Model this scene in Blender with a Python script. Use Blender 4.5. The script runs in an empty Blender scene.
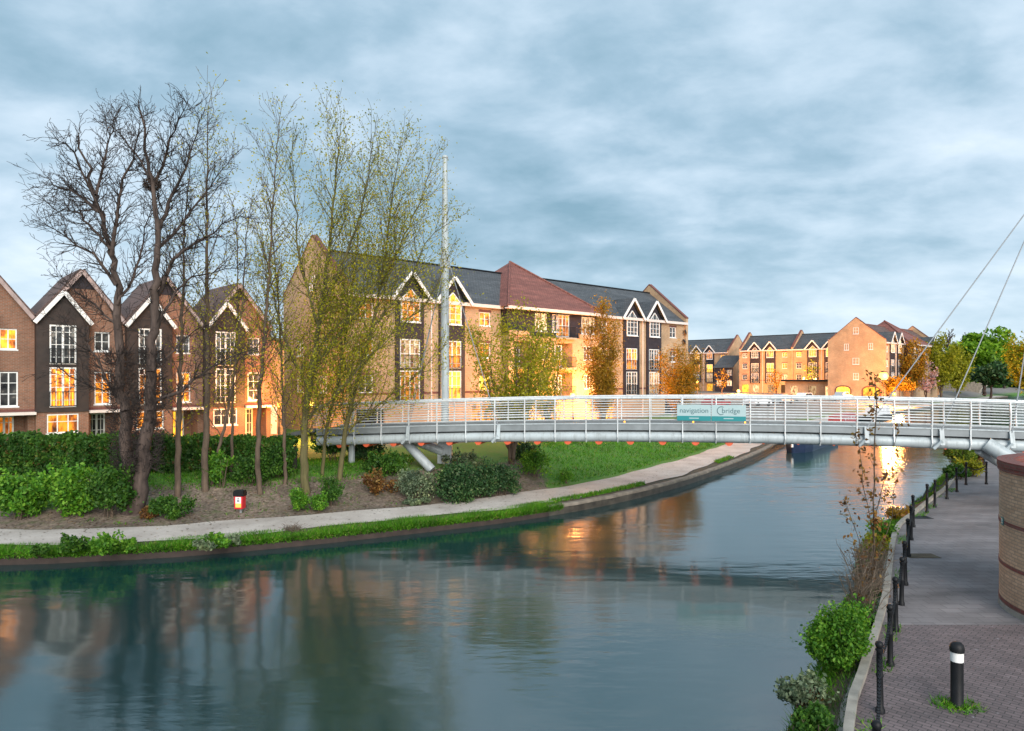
import bpy, bmesh, math, random
import numpy as np
from mathutils import Vector, Matrix
from mathutils.geometry import tessellate_polygon
R = math.radians
rnd = random.Random(7)
nrs = np.random.RandomState(11)
scene = bpy.context.scene
COL = scene.collection

# ------------------------------------------------------------------ camera model (metres; canal water is z = 0)
F, CU, CV, CAMZ = 700.0, 512.0, 375.0, 6.0
def P(u, v, Y):
    return Vector(((u - CU) / F * Y, Y, CAMZ - (v - CV) / F * Y))
def G(u, v, z):
    Y = F * (CAMZ - z) / (v - CV)
    return Vector(((u - CU) / F * Y, Y, z))

cam_d = bpy.data.cameras.new('camera')
cam_d.sensor_width = 36.0
cam_d.lens = 36.0 * F / 1024.0
cam_d.shift_y = (CV - 365.5) / 1024.0
cam_d.clip_start = 0.1
cam_d.clip_end = 6000
cam = bpy.data.objects.new('camera', cam_d)
cam.location = (0, 0, CAMZ)
cam.rotation_euler = (R(90), 0, 0)
COL.objects.link(cam)
scene.camera = cam

# ------------------------------------------------------------------ node helpers
def new_mat(name):
    m = bpy.data.materials.new(name)
    m.use_nodes = True
    nt = m.node_tree
    b = nt.nodes['Principled BSDF']
    return m, nt, b
def N(nt, t, **kw):
    n = nt.nodes.new(t)
    for k, v in kw.items():
        if k in n.inputs.keys():
            n.inputs[k].default_value = v
        else:
            setattr(n, k, v)
    return n
def L(nt, a, b):
    nt.links.new(a, b)
def ramp(nt, fac, stops):
    r = nt.nodes.new('ShaderNodeValToRGB')
    e = r.color_ramp.elements
    while len(e) < len(stops):
        e.new(0.5)
    for i, (p, c) in enumerate(stops):
        e[i].position = p
        e[i].color = (c[0], c[1], c[2], 1)
    L(nt, fac, r.inputs['Fac'])
    return r.outputs['Color']
def mixc(nt, fac, a, b, mode='MIX'):
    n = nt.nodes.new('ShaderNodeMix')
    n.data_type = 'RGBA'
    n.blend_type = mode
    n.clamp_result = False
    for sock, v in ((0, fac), (6, a), (7, b)):
        if hasattr(v, 'default_value') or hasattr(v, 'links'):
            L(nt, v, n.inputs[sock])
        elif isinstance(v, (int, float)):
            n.inputs[sock].default_value = v
        else:
            n.inputs[sock].default_value = (v[0], v[1], v[2], 1)
    return n.outputs[2]
def noise(nt, vec, scale, detail=4, rough=0.55):
    n = N(nt, 'ShaderNodeTexNoise', Scale=scale, Detail=detail, Roughness=rough)
    if vec is not None:
        L(nt, vec, n.inputs['Vector'])
    return n.outputs['Fac']
def bump(nt, b, h, strength=0.3, dist=0.02):
    n = N(nt, 'ShaderNodeBump', Strength=strength, Distance=dist)
    L(nt, h, n.inputs['Height'])
    L(nt, n.outputs['Normal'], b.inputs['Normal'])
def coords(nt, kind='Object'):
    return nt.nodes.new('ShaderNodeTexCoord').outputs[kind]

def plain(name, col, rough=0.6, var=0.15, scale=3.0, metallic=0.0, bstr=0.1):
    m, nt, b = new_mat(name)
    c = coords(nt)
    f = noise(nt, c, scale, 5)
    dark = tuple(x * (1 - var) for x in col)
    lite = tuple(min(1, x * (1 + var)) for x in col)
    L(nt, ramp(nt, f, [(0.3, dark), (0.7, lite)]), b.inputs['Base Color'])
    b.inputs['Roughness'].default_value = rough
    b.inputs['Metallic'].default_value = metallic
    if bstr:
        bump(nt, b, noise(nt, c, scale * 12, 3), bstr, 0.01)
    return m

def brick(name, c1, c2, mortar, bw=0.225, rh=0.075, stain=0.35, ms=0.012):
    m, nt, b = new_mat(name)
    uv = coords(nt, 'UV')
    t = N(nt, 'ShaderNodeTexBrick', Scale=1.0)
    t.inputs['Brick Width'].default_value = bw
    t.inputs['Row Height'].default_value = rh
    t.inputs['Mortar Size'].default_value = ms
    t.inputs['Mortar Smooth'].default_value = 0.2
    t.inputs['Bias'].default_value = 0.0
    t.inputs['Color1'].default_value = (*c1, 1)
    t.inputs['Color2'].default_value = (*c2, 1)
    t.inputs['Mortar'].default_value = (*mortar, 1)
    L(nt, uv, t.inputs['Vector'])
    big = noise(nt, uv, 0.45, 5, 0.6)
    fine = noise(nt, uv, 7.0, 3, 0.6)
    c = mixc(nt, 1.0, t.outputs['Color'], ramp(nt, big, [(0.3, (1 - stain,) * 3), (0.7, (1.12,) * 3)]), 'MULTIPLY')
    c = mixc(nt, 1.0, c, ramp(nt, fine, [(0.25, (0.82,) * 3), (0.75, (1.15,) * 3)]), 'MULTIPLY')
    L(nt, c, b.inputs['Base Color'])
    b.inputs['Roughness'].default_value = 0.9
    inv = N(nt, 'ShaderNodeMath', operation='SUBTRACT')
    inv.inputs[0].default_value = 1.0
    L(nt, t.outputs['Fac'], inv.inputs[1])
    bump(nt, b, inv.outputs[0], 0.5, 0.008)
    return m

def tiles(name, c1, c2, rh=0.26, bw=0.3):
    m, nt, b = new_mat(name)
    uv = coords(nt, 'UV')
    t = N(nt, 'ShaderNodeTexBrick', Scale=1.0)
    t.inputs['Brick Width'].default_value = bw
    t.inputs['Row Height'].default_value = rh
    t.inputs['Mortar Size'].default_value = 0.018
    t.inputs['Mortar Smooth'].default_value = 0.3
    t.inputs['Color1'].default_value = (*c1, 1)
    t.inputs['Color2'].default_value = (*c2, 1)
    t.inputs['Mortar'].default_value = (*[x * 0.35 for x in c1], 1)
    L(nt, uv, t.inputs['Vector'])
    mp = N(nt, 'ShaderNodeMapping')
    mp.inputs['Scale'].default_value = (0.25, 1.6, 1)
    L(nt, uv, mp.inputs['Vector'])
    st = noise(nt, mp.outputs['Vector'], 1.1, 5, 0.65)
    c = mixc(nt, 1.0, t.outputs['Color'], ramp(nt, st, [(0.3, (0.65,) * 3), (0.72, (1.35,) * 3)]), 'MULTIPLY')
    L(nt, c, b.inputs['Base Color'])
    b.inputs['Roughness'].default_value = 0.7
    bump(nt, b, t.outputs['Fac'], 0.4, -0.02)
    return m

def boards(name, col):
    m, nt, b = new_mat(name)
    uv = coords(nt, 'UV')
    w = N(nt, 'ShaderNodeTexWave', wave_type='BANDS', bands_direction='Y', wave_profile='SAW', Scale=1.05)
    L(nt, uv, w.inputs['Vector'])
    f = noise(nt, uv, 2.5, 4)
    L(nt, ramp(nt, f, [(0.3, tuple(x * 0.7 for x in col)), (0.7, tuple(x * 1.35 for x in col))]), b.inputs['Base Color'])
    b.inputs['Roughness'].default_value = 0.65
    bump(nt, b, w.outputs['Fac'], 0.6, 0.02)
    return m

def lit(name, c_lo, c_hi, strength):
    m, nt, b = new_mat(name)
    c = coords(nt)
    mp = N(nt, 'ShaderNodeMapping')
    mp.inputs['Scale'].default_value = (1.9, 1.0, 0.8)
    L(nt, c, mp.inputs['Vector'])
    oi = nt.nodes.new('ShaderNodeObjectInfo')
    ad = N(nt, 'ShaderNodeVectorMath', operation='ADD')
    sc = N(nt, 'ShaderNodeVectorMath', operation='SCALE')
    sc.inputs['Scale'].default_value = 37.0
    L(nt, oi.outputs['Location'], sc.inputs[0])
    L(nt, mp.outputs['Vector'], ad.inputs[0])
    L(nt, sc.outputs['Vector'], ad.inputs[1])
    f = noise(nt, ad.outputs['Vector'], 1.7, 3, 0.6)
    col = ramp(nt, f, [(0.30, tuple(x*0.12 for x in c_lo)), (0.43, c_lo), (0.55, c_hi), (0.74, (1.0, c_hi[1]*1.25, c_hi[2]*1.5))])
    b.inputs['Base Color'].default_value = (0.02, 0.02, 0.02, 1)
    b.inputs['Roughness'].default_value = 0.08
    L(nt, col, b.inputs['Emission Color'])
    st = N(nt, 'ShaderNodeMath', operation='MULTIPLY_ADD')
    L(nt, oi.outputs['Random'], st.inputs[0])
    st.inputs[1].default_value = strength * 1.1
    st.inputs[2].default_value = strength * 0.28
    L(nt, st.outputs[0], b.inputs['Emission Strength'])
    return m

def leafmat(name, stops, trans=0.35):
    m, nt, b = new_mat(name)
    g = nt.nodes.new('ShaderNodeNewGeometry')
    col = ramp(nt, g.outputs['Random Per Island'], stops)
    cn = noise(nt, coords(nt), 1.1, 4, 0.6)
    col = mixc(nt, 1.0, col, ramp(nt, cn, [(0.32, (0.55, 0.6, 0.7)), (0.5, (1.0, 1.0, 1.0)), (0.68, (1.45, 1.3, 1.0))]), 'MULTIPLY')
    L(nt, col, b.inputs['Base Color'])
    b.inputs['Roughness'].default_value = 0.55
    b.inputs['Specular IOR Level'].default_value = 0.25
    tr = nt.nodes.new('ShaderNodeBsdfTranslucent')
    L(nt, mixc(nt, 1.0, col, (1.15, 1.2, 0.6), 'MULTIPLY'), tr.inputs['Color'])
    mx = nt.nodes.new('ShaderNodeMixShader')
    mx.inputs[0].default_value = trans
    out = nt.nodes['Material Output']
    L(nt, b.outputs[0], mx.inputs[1])
    L(nt, tr.outputs[0], mx.inputs[2])
    L(nt, mx.outputs[0], out.inputs['Surface'])
    return m

def bark(name, c1, c2, scale=5.0):
    m, nt, b = new_mat(name)
    c = coords(nt)
    mp = N(nt, 'ShaderNodeMapping')
    mp.inputs['Scale'].default_value = (1, 1, 0.22)
    L(nt, c, mp.inputs['Vector'])
    f = noise(nt, mp.outputs['Vector'], scale, 6, 0.65)
    L(nt, ramp(nt, f, [(0.3, c1), (0.7, c2)]), b.inputs['Base Color'])
    b.inputs['Roughness'].default_value = 0.95
    bump(nt, b, f, 0.7, 0.04)
    return m

M = {}
M['buff'] = brick('buff_brick', (0.53, 0.325, 0.175), (0.43, 0.245, 0.125), (0.45, 0.36, 0.26), stain=0.32)
M['brown'] = brick('brown_brick', (0.29, 0.115, 0.062), (0.21, 0.083, 0.043), (0.25, 0.2, 0.16))
M['redband'] = brick('red_band_brick', (0.21, 0.06, 0.05), (0.17, 0.05, 0.042), (0.16, 0.09, 0.075))
M['drum'] = brick('drum_brick', (0.58, 0.38, 0.25), (0.46, 0.29, 0.185), (0.33, 0.235, 0.17), stain=0.3, ms=0.012)
M['slate'] = tiles('slate_tiles', (0.060, 0.068, 0.078), (0.085, 0.092, 0.10))
M['redroof'] = tiles('red_tiles', (0.19, 0.065, 0.05), (0.23, 0.085, 0.065))
M['brownroof'] = tiles('brown_tiles', (0.13, 0.075, 0.06), (0.10, 0.06, 0.05))
M['dark'] = boards('dark_weatherboard', (0.022, 0.017, 0.024))
M['darkbrown'] = boards('brown_weatherboard', (0.030, 0.020, 0.017))
M['wetstone'] = plain('wet_stone', (0.055, 0.048, 0.038), 0.5, 0.5, 2.5, bstr=0.5)
M['white'] = plain('white_paint', (0.74, 0.74, 0.73), 0.5, 0.08)
M['fascia'] = plain('pale_fascia', (0.66, 0.58, 0.54), 0.55, 0.1)
M['black'] = plain('black_paint', (0.009, 0.010, 0.012), 0.5, 0.25, 6)
def painted_steel(name, col):
    m, nt, b = new_mat(name)
    c = coords(nt)
    mp = N(nt, 'ShaderNodeMapping'); mp.inputs['Scale'].default_value = (5.0, 5.0, 0.5); L(nt, c, mp.inputs['Vector'])
    f1 = noise(nt, mp.outputs['Vector'], 1.6, 6, 0.7); f2 = noise(nt, c, 0.9, 5, 0.6)
    cl = mixc(nt, ramp(nt, f1, [(0.50, (0,)*3), (0.78, (0.75,)*3)]), col, tuple(x*0.42 for x in (col[0], col[1]*0.95, col[2]*0.85)))
    cl = mixc(nt, 1.0, cl, ramp(nt, f2, [(0.3, (0.8,)*3), (0.7, (1.1,)*3)]), 'MULTIPLY')
    L(nt, cl, b.inputs['Base Color'])
    L(nt, ramp(nt, f1, [(0.4, (0.35,)*3), (0.7, (0.6,)*3)]), b.inputs['Roughness'])
    return m
M['steel'] = painted_steel('bridge_paint', (0.40, 0.455, 0.48))
M['rail'] = painted_steel('rail_paint', (0.62, 0.66, 0.68))
M['cable'] = plain('cable_steel', (0.22, 0.24, 0.26), 0.5, 0.1)
M['bargegrey'] = plain('weathered_bargeboard', (0.36, 0.27, 0.25), 0.6, 0.2)
M['steelgrey'] = plain('deck_edge_paint', (0.20, 0.225, 0.24), 0.5, 0.2, 1.5)
M['deck'] = plain('deck_surface', (0.16, 0.16, 0.16), 0.85, 0.2, 4)
M['orange'] = plain('lamplit_orange', (0.62, 0.10, 0.035), 0.55, 0.15, 4)  # orange lamp glow on the cross beams, put into their base colour
M['stone'] = plain('bank_stone', (0.18, 0.155, 0.125), 0.9, 0.35, 2.2, bstr=0.4)
M['timber'] = plain('dark_timber', (0.035, 0.024, 0.02), 0.85, 0.4, 3, bstr=0.4)
M['concrete'] = plain('concrete', (0.28, 0.26, 0.225), 0.9, 0.25, 3.5, bstr=0.3)
M['soil'] = plain('bank_soil', (0.065, 0.052, 0.032), 0.95, 0.4, 4, bstr=0.6)
M['teal'] = plain('teal_paint', (0.0, 0.20, 0.22), 0.5, 0.04)
M['signwhite'] = plain('sign_white', (0.34, 0.46, 0.48), 0.45, 0.03)
M['signtext'] = plain('sign_text', (0.05, 0.13, 0.15), 0.5, 0.02)
M['red'] = plain('red_plastic', (0.55, 0.02, 0.03), 0.4, 0.08)
M['yellow'] = plain('yellow_label', (0.75, 0.6, 0.12), 0.5, 0.08)
M['blue'] = plain('boat_blue', (0.012, 0.022, 0.055), 0.35, 0.15)
M['boatred'] = plain('boat_red', (0.35, 0.03, 0.03), 0.35, 0.15)
M['boatgreen'] = plain('boat_green', (0.03, 0.10, 0.05), 0.35, 0.15)
M['rubber'] = plain('rubber', (0.02, 0.02, 0.02), 0.8, 0.2)
M['carwhite'] = plain('car_white', (0.7, 0.7, 0.72), 0.25, 0.03, bstr=0)
M['carsilver'] = plain('car_silver', (0.35, 0.37, 0.40), 0.25, 0.03, bstr=0)
M['carred'] = plain('car_red', (0.30, 0.02, 0.02), 0.25, 0.03, bstr=0)
M['greypost'] = plain('galvanised', (0.25, 0.26, 0.27), 0.5, 0.1)
M['lit_o'] = lit('lit_orange', (0.35, 0.085, 0.010), (0.95, 0.29, 0.015), 0.85)
M['lit_y'] = lit('lit_yellow', (0.8, 0.28, 0.02), (1.0, 0.50, 0.04), 0.9)
M['lit_p'] = lit('lit_pale', (0.45, 0.17, 0.07), (0.9, 0.58, 0.26), 0.5)
def lampmat(name, col, s):
    m, nt, b = new_mat(name)
    b.inputs['Base Color'].default_value = (0.04, 0.03, 0.02, 1)
    b.inputs['Emission Color'].default_value = (*col, 1)
    b.inputs['Emission Strength'].default_value = s
    return m
M['lamp'] = lampmat('lamp_glow', (1.0, 0.47, 0.06), 2.2)
M['lampdim'] = lampmat('lamp_glow_dim', (1.0, 0.36, 0.03), 1.3)
def glass():
    m, nt, b = new_mat('dark_glass')
    c = coords(nt)
    f = noise(nt, c, 1.3, 3)
    L(nt, ramp(nt, f, [(0.35, (0.02, 0.022, 0.026)), (0.55, (0.07, 0.07, 0.07)), (0.62, (0.22, 0.20, 0.18))]), b.inputs['Base Color'])
    b.inputs['Roughness'].default_value = 0.05
    b.inputs['IOR'].default_value = 1.7
    return m
M['glass'] = glass()
M['bark_dark'] = bark('bark_dark', (0.026, 0.018, 0.016), (0.105, 0.075, 0.062))
M['bark_pale'] = bark('bark_pale', (0.085, 0.062, 0.045), (0.21, 0.16, 0.115))
M['bark_mid'] = bark('bark_mid', (0.05, 0.036, 0.025), (0.14, 0.10, 0.07))
M['bark_green'] = bark('bark_green', (0.06, 0.055, 0.02), (0.15, 0.13, 0.055))
M['leaf_spring'] = leafmat('leaf_spring', [(0, (0.17, 0.19, 0.012)), (0.5, (0.33, 0.33, 0.022)), (1, (0.46, 0.42, 0.04))], 0.5)
M['leaf_green_spring'] = leafmat('leaf_green_spring', [(0, (0.06, 0.115, 0.015)), (0.5, (0.12, 0.19, 0.022)), (1, (0.22, 0.26, 0.03))], 0.45)
M['leaf_orange'] = leafmat('leaf_orange', [(0, (0.22, 0.12, 0.012)), (0.5, (0.34, 0.19, 0.018)), (1, (0.40, 0.27, 0.03))], 0.45)
M['leaf_bright'] = leafmat('leaf_bright', [(0, (0.04, 0.14, 0.012)), (0.5, (0.085, 0.24, 0.02)), (1, (0.19, 0.36, 0.035))])
M['leaf_mid'] = leafmat('leaf_mid', [(0, (0.022, 0.075, 0.012)), (0.6, (0.05, 0.14, 0.018)), (1, (0.11, 0.22, 0.03))])
M['leaf_dark'] = leafmat('leaf_dark', [(0, (0.012, 0.042, 0.013)), (0.6, (0.03, 0.085, 0.025)), (0.85, (0.06, 0.12, 0.04)), (1, (0.14, 0.19, 0.08))], 0.2)
M['leaf_grey'] = leafmat('leaf_grey', [(0, (0.06, 0.10, 0.05)), (0.6, (0.13, 0.18, 0.10)), (1, (0.25, 0.30, 0.18))], 0.2)
M['leaf_hedge'] = leafmat('leaf_hedge', [(0, (0.016, 0.055, 0.009)), (0.75, (0.042, 0.12, 0.016)), (0.9, (0.08, 0.16, 0.025)), (1, (0.11, 0.05, 0.02))], 0.2)
M['leaf_rust'] = leafmat('leaf_rust', [(0, (0.09, 0.04, 0.02)), (0.5, (0.2, 0.09, 0.025)), (1, (0.26, 0.17, 0.05))], 0.35)
M['leaf_far'] = leafmat('leaf_far', [(0, (0.07, 0.17, 0.012)), (0.5, (0.14, 0.29, 0.018)), (1, (0.24, 0.40, 0.03))])
M['blossom'] = leafmat('blossom', [(0, (0.42, 0.22, 0.26)), (1, (0.7, 0.5, 0.53))])
M['grass'] = leafmat('grass_blades', [(0, (0.032, 0.115, 0.006)), (0.55, (0.068, 0.23, 0.010)), (0.9, (0.13, 0.31, 0.02)), (1, (0.26, 0.22, 0.09))], 0.3)

M['black'].node_tree.nodes['Principled BSDF'].inputs['Specular IOR Level'].default_value = 0.22
M['bark_black'] = bark('bark_black', (0.012, 0.009, 0.009), (0.045, 0.032, 0.028))

# ------------------------------------------------------------------ mesh helpers
class MB:
    """collects boxes, bars, tubes and polygons and links them as ONE mesh object"""
    def __init__(s):
        s.v = []; s.f = []
    def poly(s, pts):
        i = len(s.v); s.v += [tuple(p) for p in pts]; s.f.append(tuple(range(i, i + len(pts))))
    def box(s, x0, x1, y0, y1, z0, z1):
        i = len(s.v)
        s.v += [(x0,y0,z0),(x1,y0,z0),(x1,y1,z0),(x0,y1,z0),(x0,y0,z1),(x1,y0,z1),(x1,y1,z1),(x0,y1,z1)]
        s.f += [tuple(i + k for k in q) for q in ((0,3,2,1),(4,5,6,7),(0,1,5,4),(1,2,6,5),(2,3,7,6),(3,0,4,7))]
    def bar(s, a, b, w, h, up=(0,0,1)):
        a = Vector(a); b = Vector(b); d = (b - a).normalized(); up = Vector(up)
        if abs(d.dot(up)) > 0.98: up = Vector((1,0,0))
        sd = d.cross(up).normalized(); u2 = sd.cross(d).normalized()
        i = len(s.v)
        for p in (a, b):
            for q in ((-1,-1),(1,-1),(1,1),(-1,1)):
                s.v.append(tuple(p + sd * (q[0]*w/2) + u2 * (q[1]*h/2)))
        s.f += [tuple(i + k for k in q) for q in ((0,3,2,1),(4,5,6,7),(0,1,5,4),(1,2,6,5),(2,3,7,6),(3,0,4,7))]
    def tube(s, pts, r, k=8, cap=True):
        pts = [Vector(p) for p in pts]; n = len(pts)
        rs = r if isinstance(r, (list, tuple)) else [r] * n
        i0 = len(s.v)
        ref = None
        for j, p in enumerate(pts):
            d = (pts[min(j+1, n-1)] - pts[max(j-1, 0)]).normalized()
            if ref is None:
                ref = Vector((0,0,1)) if abs(d.z) < 0.9 else Vector((1,0,0))
            sd = d.cross(ref).normalized(); u2 = sd.cross(d).normalized(); ref = u2
            for q in range(k):
                a = 2*math.pi*q/k
                s.v.append(tuple(p + (sd*math.cos(a) + u2*math.sin(a)) * rs[j]))
        for j in range(n-1):
            for q in range(k):
                a = i0 + j*k + q; b = i0 + j*k + (q+1) % k
                s.f.append((a, b, b + k, a + k))
        if cap:
            s.f.append(tuple(i0 + q for q in range(k))[::-1])
            s.f.append(tuple(i0 + (n-1)*k + q for q in range(k)))
    def lathe(s, prof, c=(0,0,0), k=20):
        i0 = len(s.v); n = len(prof)
        for r, z in prof:
            for q in range(k):
                a = 2*math.pi*q/k
                s.v.append((c[0] + r*math.cos(a), c[1] + r*math.sin(a), c[2] + z))
        for j in range(n-1):
            for q in range(k):
                a = i0 + j*k + q; b = i0 + j*k + (q+1) % k
                s.f.append((a, b, b + k, a + k))
        s.f.append(tuple(i0 + q for q in range(k))[::-1])
        s.f.append(tuple(i0 + (n-1)*k + q for q in range(k)))
    def prism(s, outline, t0, t1, axis='y'):
        """outline in (x, z) extruded along y from t0 to t1"""
        n = len(outline); i = len(s.v)
        for t in (t0, t1):
            for a, b in outline:
                s.v.append((a, t, b) if axis == 'y' else (t, a, b))
        s.f.append(tuple(range(i, i+n)))
        s.f.append(tuple(range(i+n, i+2*n))[::-1])
        for q in range(n):
            a = i + q; b = i + (q+1) % n
            s.f.append((b, a, a+n, b+n))
    def slab(s, quad, t):
        """a polygon given thickness t downwards along its normal"""
        q = [Vector(p) for p in quad]
        n = (q[1]-q[0]).cross(q[2]-q[0]).normalized()
        lo = [p - n*t for p in q]; k = len(q)
        i = len(s.v); s.v += [tuple(p) for p in q] + [tuple(p) for p in lo]
        s.f.append(tuple(range(i, i+k))); s.f.append(tuple(range(i+k, i+2*k))[::-1])
        for a in range(k):
            b = (a+1) % k
            s.f.append((i+b, i+a, i+a+k, i+b+k))
    def wall(s, x0, x1, z0, z1, holes, y=0.0, depth=0.14):
        """front wall facing -y with real openings and reveals"""
        xs = sorted({x0, x1, *[h[0] for h in holes], *[h[1] for h in holes]})
        zs = sorted({z0, z1, *[h[2] for h in holes], *[h[3] for h in holes]})
        xs = [x for x in xs if x0 <= x <= x1]; zs = [z for z in zs if z0 <= z <= z1]
        for a, b in zip(xs, xs[1:]):
            for c, d in zip(zs, zs[1:]):
                mx, mz = (a+b)/2, (c+d)/2
                if any(h[0] < mx < h[1] and h[2] < mz < h[3] for h in holes): continue
                s.poly([(a,y,c),(b,y,c),(b,y,d),(a,y,d)])
        for h in holes:
            a, b, c, d = h[:4]; y2 = y + depth
            s.poly([(a,y,c),(a,y,d),(a,y2,d),(a,y2,c)]); s.poly([(b,y,d),(b,y,c),(b,y2,c),(b,y2,d)])
            s.poly([(a,y,d),(b,y,d),(b,y2,d),(a,y2,d)]); s.poly([(b,y,c),(a,y,c),(a,y2,c),(b,y2,c)])
    def mesh(s, name, mat, smooth=False):
        me = bpy.data.meshes.new(name)
        me.from_pydata(s.v, [], s.f)
        uvs(me)
        if smooth:
            me.polygons.foreach_set('use_smooth', [True]*len(me.polygons))
            me.set_sharp_from_angle(angle=R(40))
        if mat is not None: me.materials.append(mat)
        me.update()
        return me
    def build(s, name, mat, parent=None, smooth=False, loc=None):
        return link(name, s.mesh(name, mat, smooth), parent, loc)

def uvs(me):
    n = len(me.loops)
    if n == 0: return
    lay = me.uv_layers.new(name='UVMap')
    co = np.empty(len(me.vertices)*3); me.vertices.foreach_get('co', co); co = co.reshape(-1,3)
    li = np.empty(n, int); me.loops.foreach_get('vertex_index', li)
    nm = np.empty(len(me.polygons)*3); me.polygons.foreach_get('normal', nm); nm = nm.reshape(-1,3)
    lt = np.empty(len(me.polygons), int); me.polygons.foreach_get('loop_total', lt)
    pn = np.repeat(nm, lt, axis=0)
    p = co[li]
    flat = np.abs(pn[:,2]) > 0.9
    t = np.stack([-pn[:,1], pn[:,0], np.zeros(n)], 1)
    t /= np.maximum(np.linalg.norm(t, axis=1, keepdims=True), 1e-6)
    b = np.cross(pn, t)
    u = np.where(flat, p[:,0], (p*t).sum(1)); v = np.where(flat, p[:,1], (p*b).sum(1))
    lay.data.foreach_set('uv', np.stack([u, v], 1).astype(np.float32).ravel())

def link(name, me, parent=None, loc=None, rot=None):
    o = bpy.data.objects.new(name, me)
    COL.objects.link(o)
    if parent is not None: o.parent = parent
    if loc is not None: o.location = loc
    if rot is not None: o.rotation_euler = rot
    return o
def tag(o, label, cat, group=None, kind=None):
    o['label'] = label; o['category'] = cat
    if group: o['group'] = group
    if kind: o['kind'] = kind
    return o
def thing(name, label, cat, loc=(0,0,0), rz=0.0, group=None):
    o = bpy.data.objects.new(name, None)
    o.empty_display_size = 0.3
    COL.objects.link(o)
    o.location = loc; o.rotation_euler = (0, 0, rz)
    return tag(o, label, cat, group)
def struct(o):
    o['kind'] = 'structure'; return o

def np_mesh(name, V, k, mat, smooth=False):
    """V: (n*k, 3) vertices, each consecutive k form one face"""
    V = np.asarray(V, np.float32).reshape(-1,3); nf = len(V)//k
    me = bpy.data.meshes.new(name)
    me.vertices.add(len(V)); me.vertices.foreach_set('co', V.ravel())
    me.loops.add(len(V)); me.loops.foreach_set('vertex_index', np.arange(len(V), dtype=np.int32))
    me.polygons.add(nf)
    me.polygons.foreach_set('loop_start', np.arange(0, len(V), k, dtype=np.int32))
    me.update(calc_edges=True)
    me.materials.append(mat)
    return me
def unit(a):
    return a / np.maximum(np.linalg.norm(a, axis=1, keepdims=True), 1e-9)
def leaves(C, size, elong=1.7, var=0.5, updir=None):
    """leaf-sized quads (a diamond each) at the points C"""
    C = np.asarray(C); n = len(C)
    a = unit(nrs.normal(size=(n,3)) if updir is None else nrs.normal(size=(n,3))*0.6 + np.asarray(updir))
    b = unit(np.cross(a, nrs.normal(size=(n,3))))
    s = size * (1 - var/2 + var*nrs.rand(n,1))
    a = a*s*elong*0.5; b = b*s*0.5
    return np.stack([C-a, C+b, C+a, C-b], 1).reshape(-1,3)
def blades(B, h, w, lean=0.45):
    B = np.asarray(B); n = len(B)
    hh = h*(0.5 + nrs.rand(n,1))
    th = nrs.rand(n)*2*math.pi
    sd = np.stack([np.cos(th), np.sin(th), np.zeros(n)], 1)*w/2
    tip = B + np.concatenate([nrs.normal(size=(n,2))*lean*hh, hh], 1)
    return np.stack([B-sd, B+sd, tip], 1).reshape(-1,3)
def prisms(segs, k=5):
    """tapered open tubes for branch segments: rows (p0, p1, r0, r1)"""
    A = np.array([s[0] for s in segs], float); B = np.array([s[1] for s in segs], float)
    ra = np.array([s[2] for s in segs])[:,None]; rb = np.array([s[3] for s in segs])[:,None]
    d = unit(B-A); B = B + d*rb*0.35
    ref = np.tile([[0.31, 0.95, 0.05]], (len(A),1))
    s = unit(np.cross(d, ref)); t = np.cross(s, d)
    V = np.empty((len(A), 2*k, 3))
    for q in range(k):
        c, sn = math.cos(2*math.pi*q/k), math.sin(2*math.pi*q/k)
        V[:,q] = A + (s*c + t*sn)*ra; V[:,k+q] = B + (s*c + t*sn)*rb
    return V
def prism_mesh(name, segs, mat, k=5):
    V = prisms(segs, k); n = len(V)
    me = bpy.data.meshes.new(name)
    me.vertices.add(n*2*k); me.vertices.foreach_set('co', V.astype(np.float32).ravel())
    base = (np.arange(n)*2*k)[:,None,None]
    q = np.arange(k)
    f = np.stack([q, (q+1)%k, (q+1)%k + k, q + k], 1)[None]
    idx = (base + f).reshape(-1).astype(np.int32)
    me.loops.add(len(idx)); me.loops.foreach_set('vertex_index', idx)
    me.polygons.add(n*k); me.polygons.foreach_set('loop_start', np.arange(0, len(idx), 4, dtype=np.int32))
    me.update(calc_edges=True)
    me.polygons.foreach_set('use_smooth', [True]*(n*k))
    me.materials.append(mat)
    return me
def join_meshes(a, b):
    """append mesh b (own material) to mesh a"""
    bm = bmesh.new(); bm.from_mesh(a); n0 = len(bm.faces)
    bm.from_mesh(b); bm.faces.ensure_lookup_table()
    k = len(a.materials)
    for f in bm.faces[n0:]: f.material_index = k
    bm.to_mesh(a); bm.free()
    for m in b.materials: a.materials.append(m)
    bpy.data.meshes.remove(b)
    return a

# ------------------------------------------------------------------ the two banks
def catmull(pts, step=0.8):
    pts = [Vector(p[:2]) for p in pts]; out = []
    for i in range(len(pts)-1):
        p0 = pts[max(i-1,0)]; p1 = pts[i]; p2 = pts[i+1]; p3 = pts[min(i+2, len(pts)-1)]
        n = max(1, int((p2-p1).length/step)); n = min(n, 40)
        for j in range(n):
            t = j/n
            out.append(0.5*((2*p1) + (p2-p0)*t + (2*p0-5*p1+4*p2-p3)*t*t + (3*p1-p0-3*p2+p3)*t**3))
    out.append(pts[-1]); return out
LB_px = [(0,565),(100,561),(176,557),(300,546),(428,532),(520,520.5),(602,506.5),(670,490),(711,476.5),(752,460),(782,445)]
LB = [(-140,14),(-70,19),(-40,21.2),(-25,21.8)] + [tuple(G(u,v,0)[:2]) for u,v in LB_px] + \
     [(30,71),(45,92),(60,109),(71,121),(96,146),(130,184),(160,215),(260,330)]
LBC = [Vector((-1500,-80)), Vector((-700,-26))] + catmull(LB) + [Vector((1500,1800))]
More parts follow.
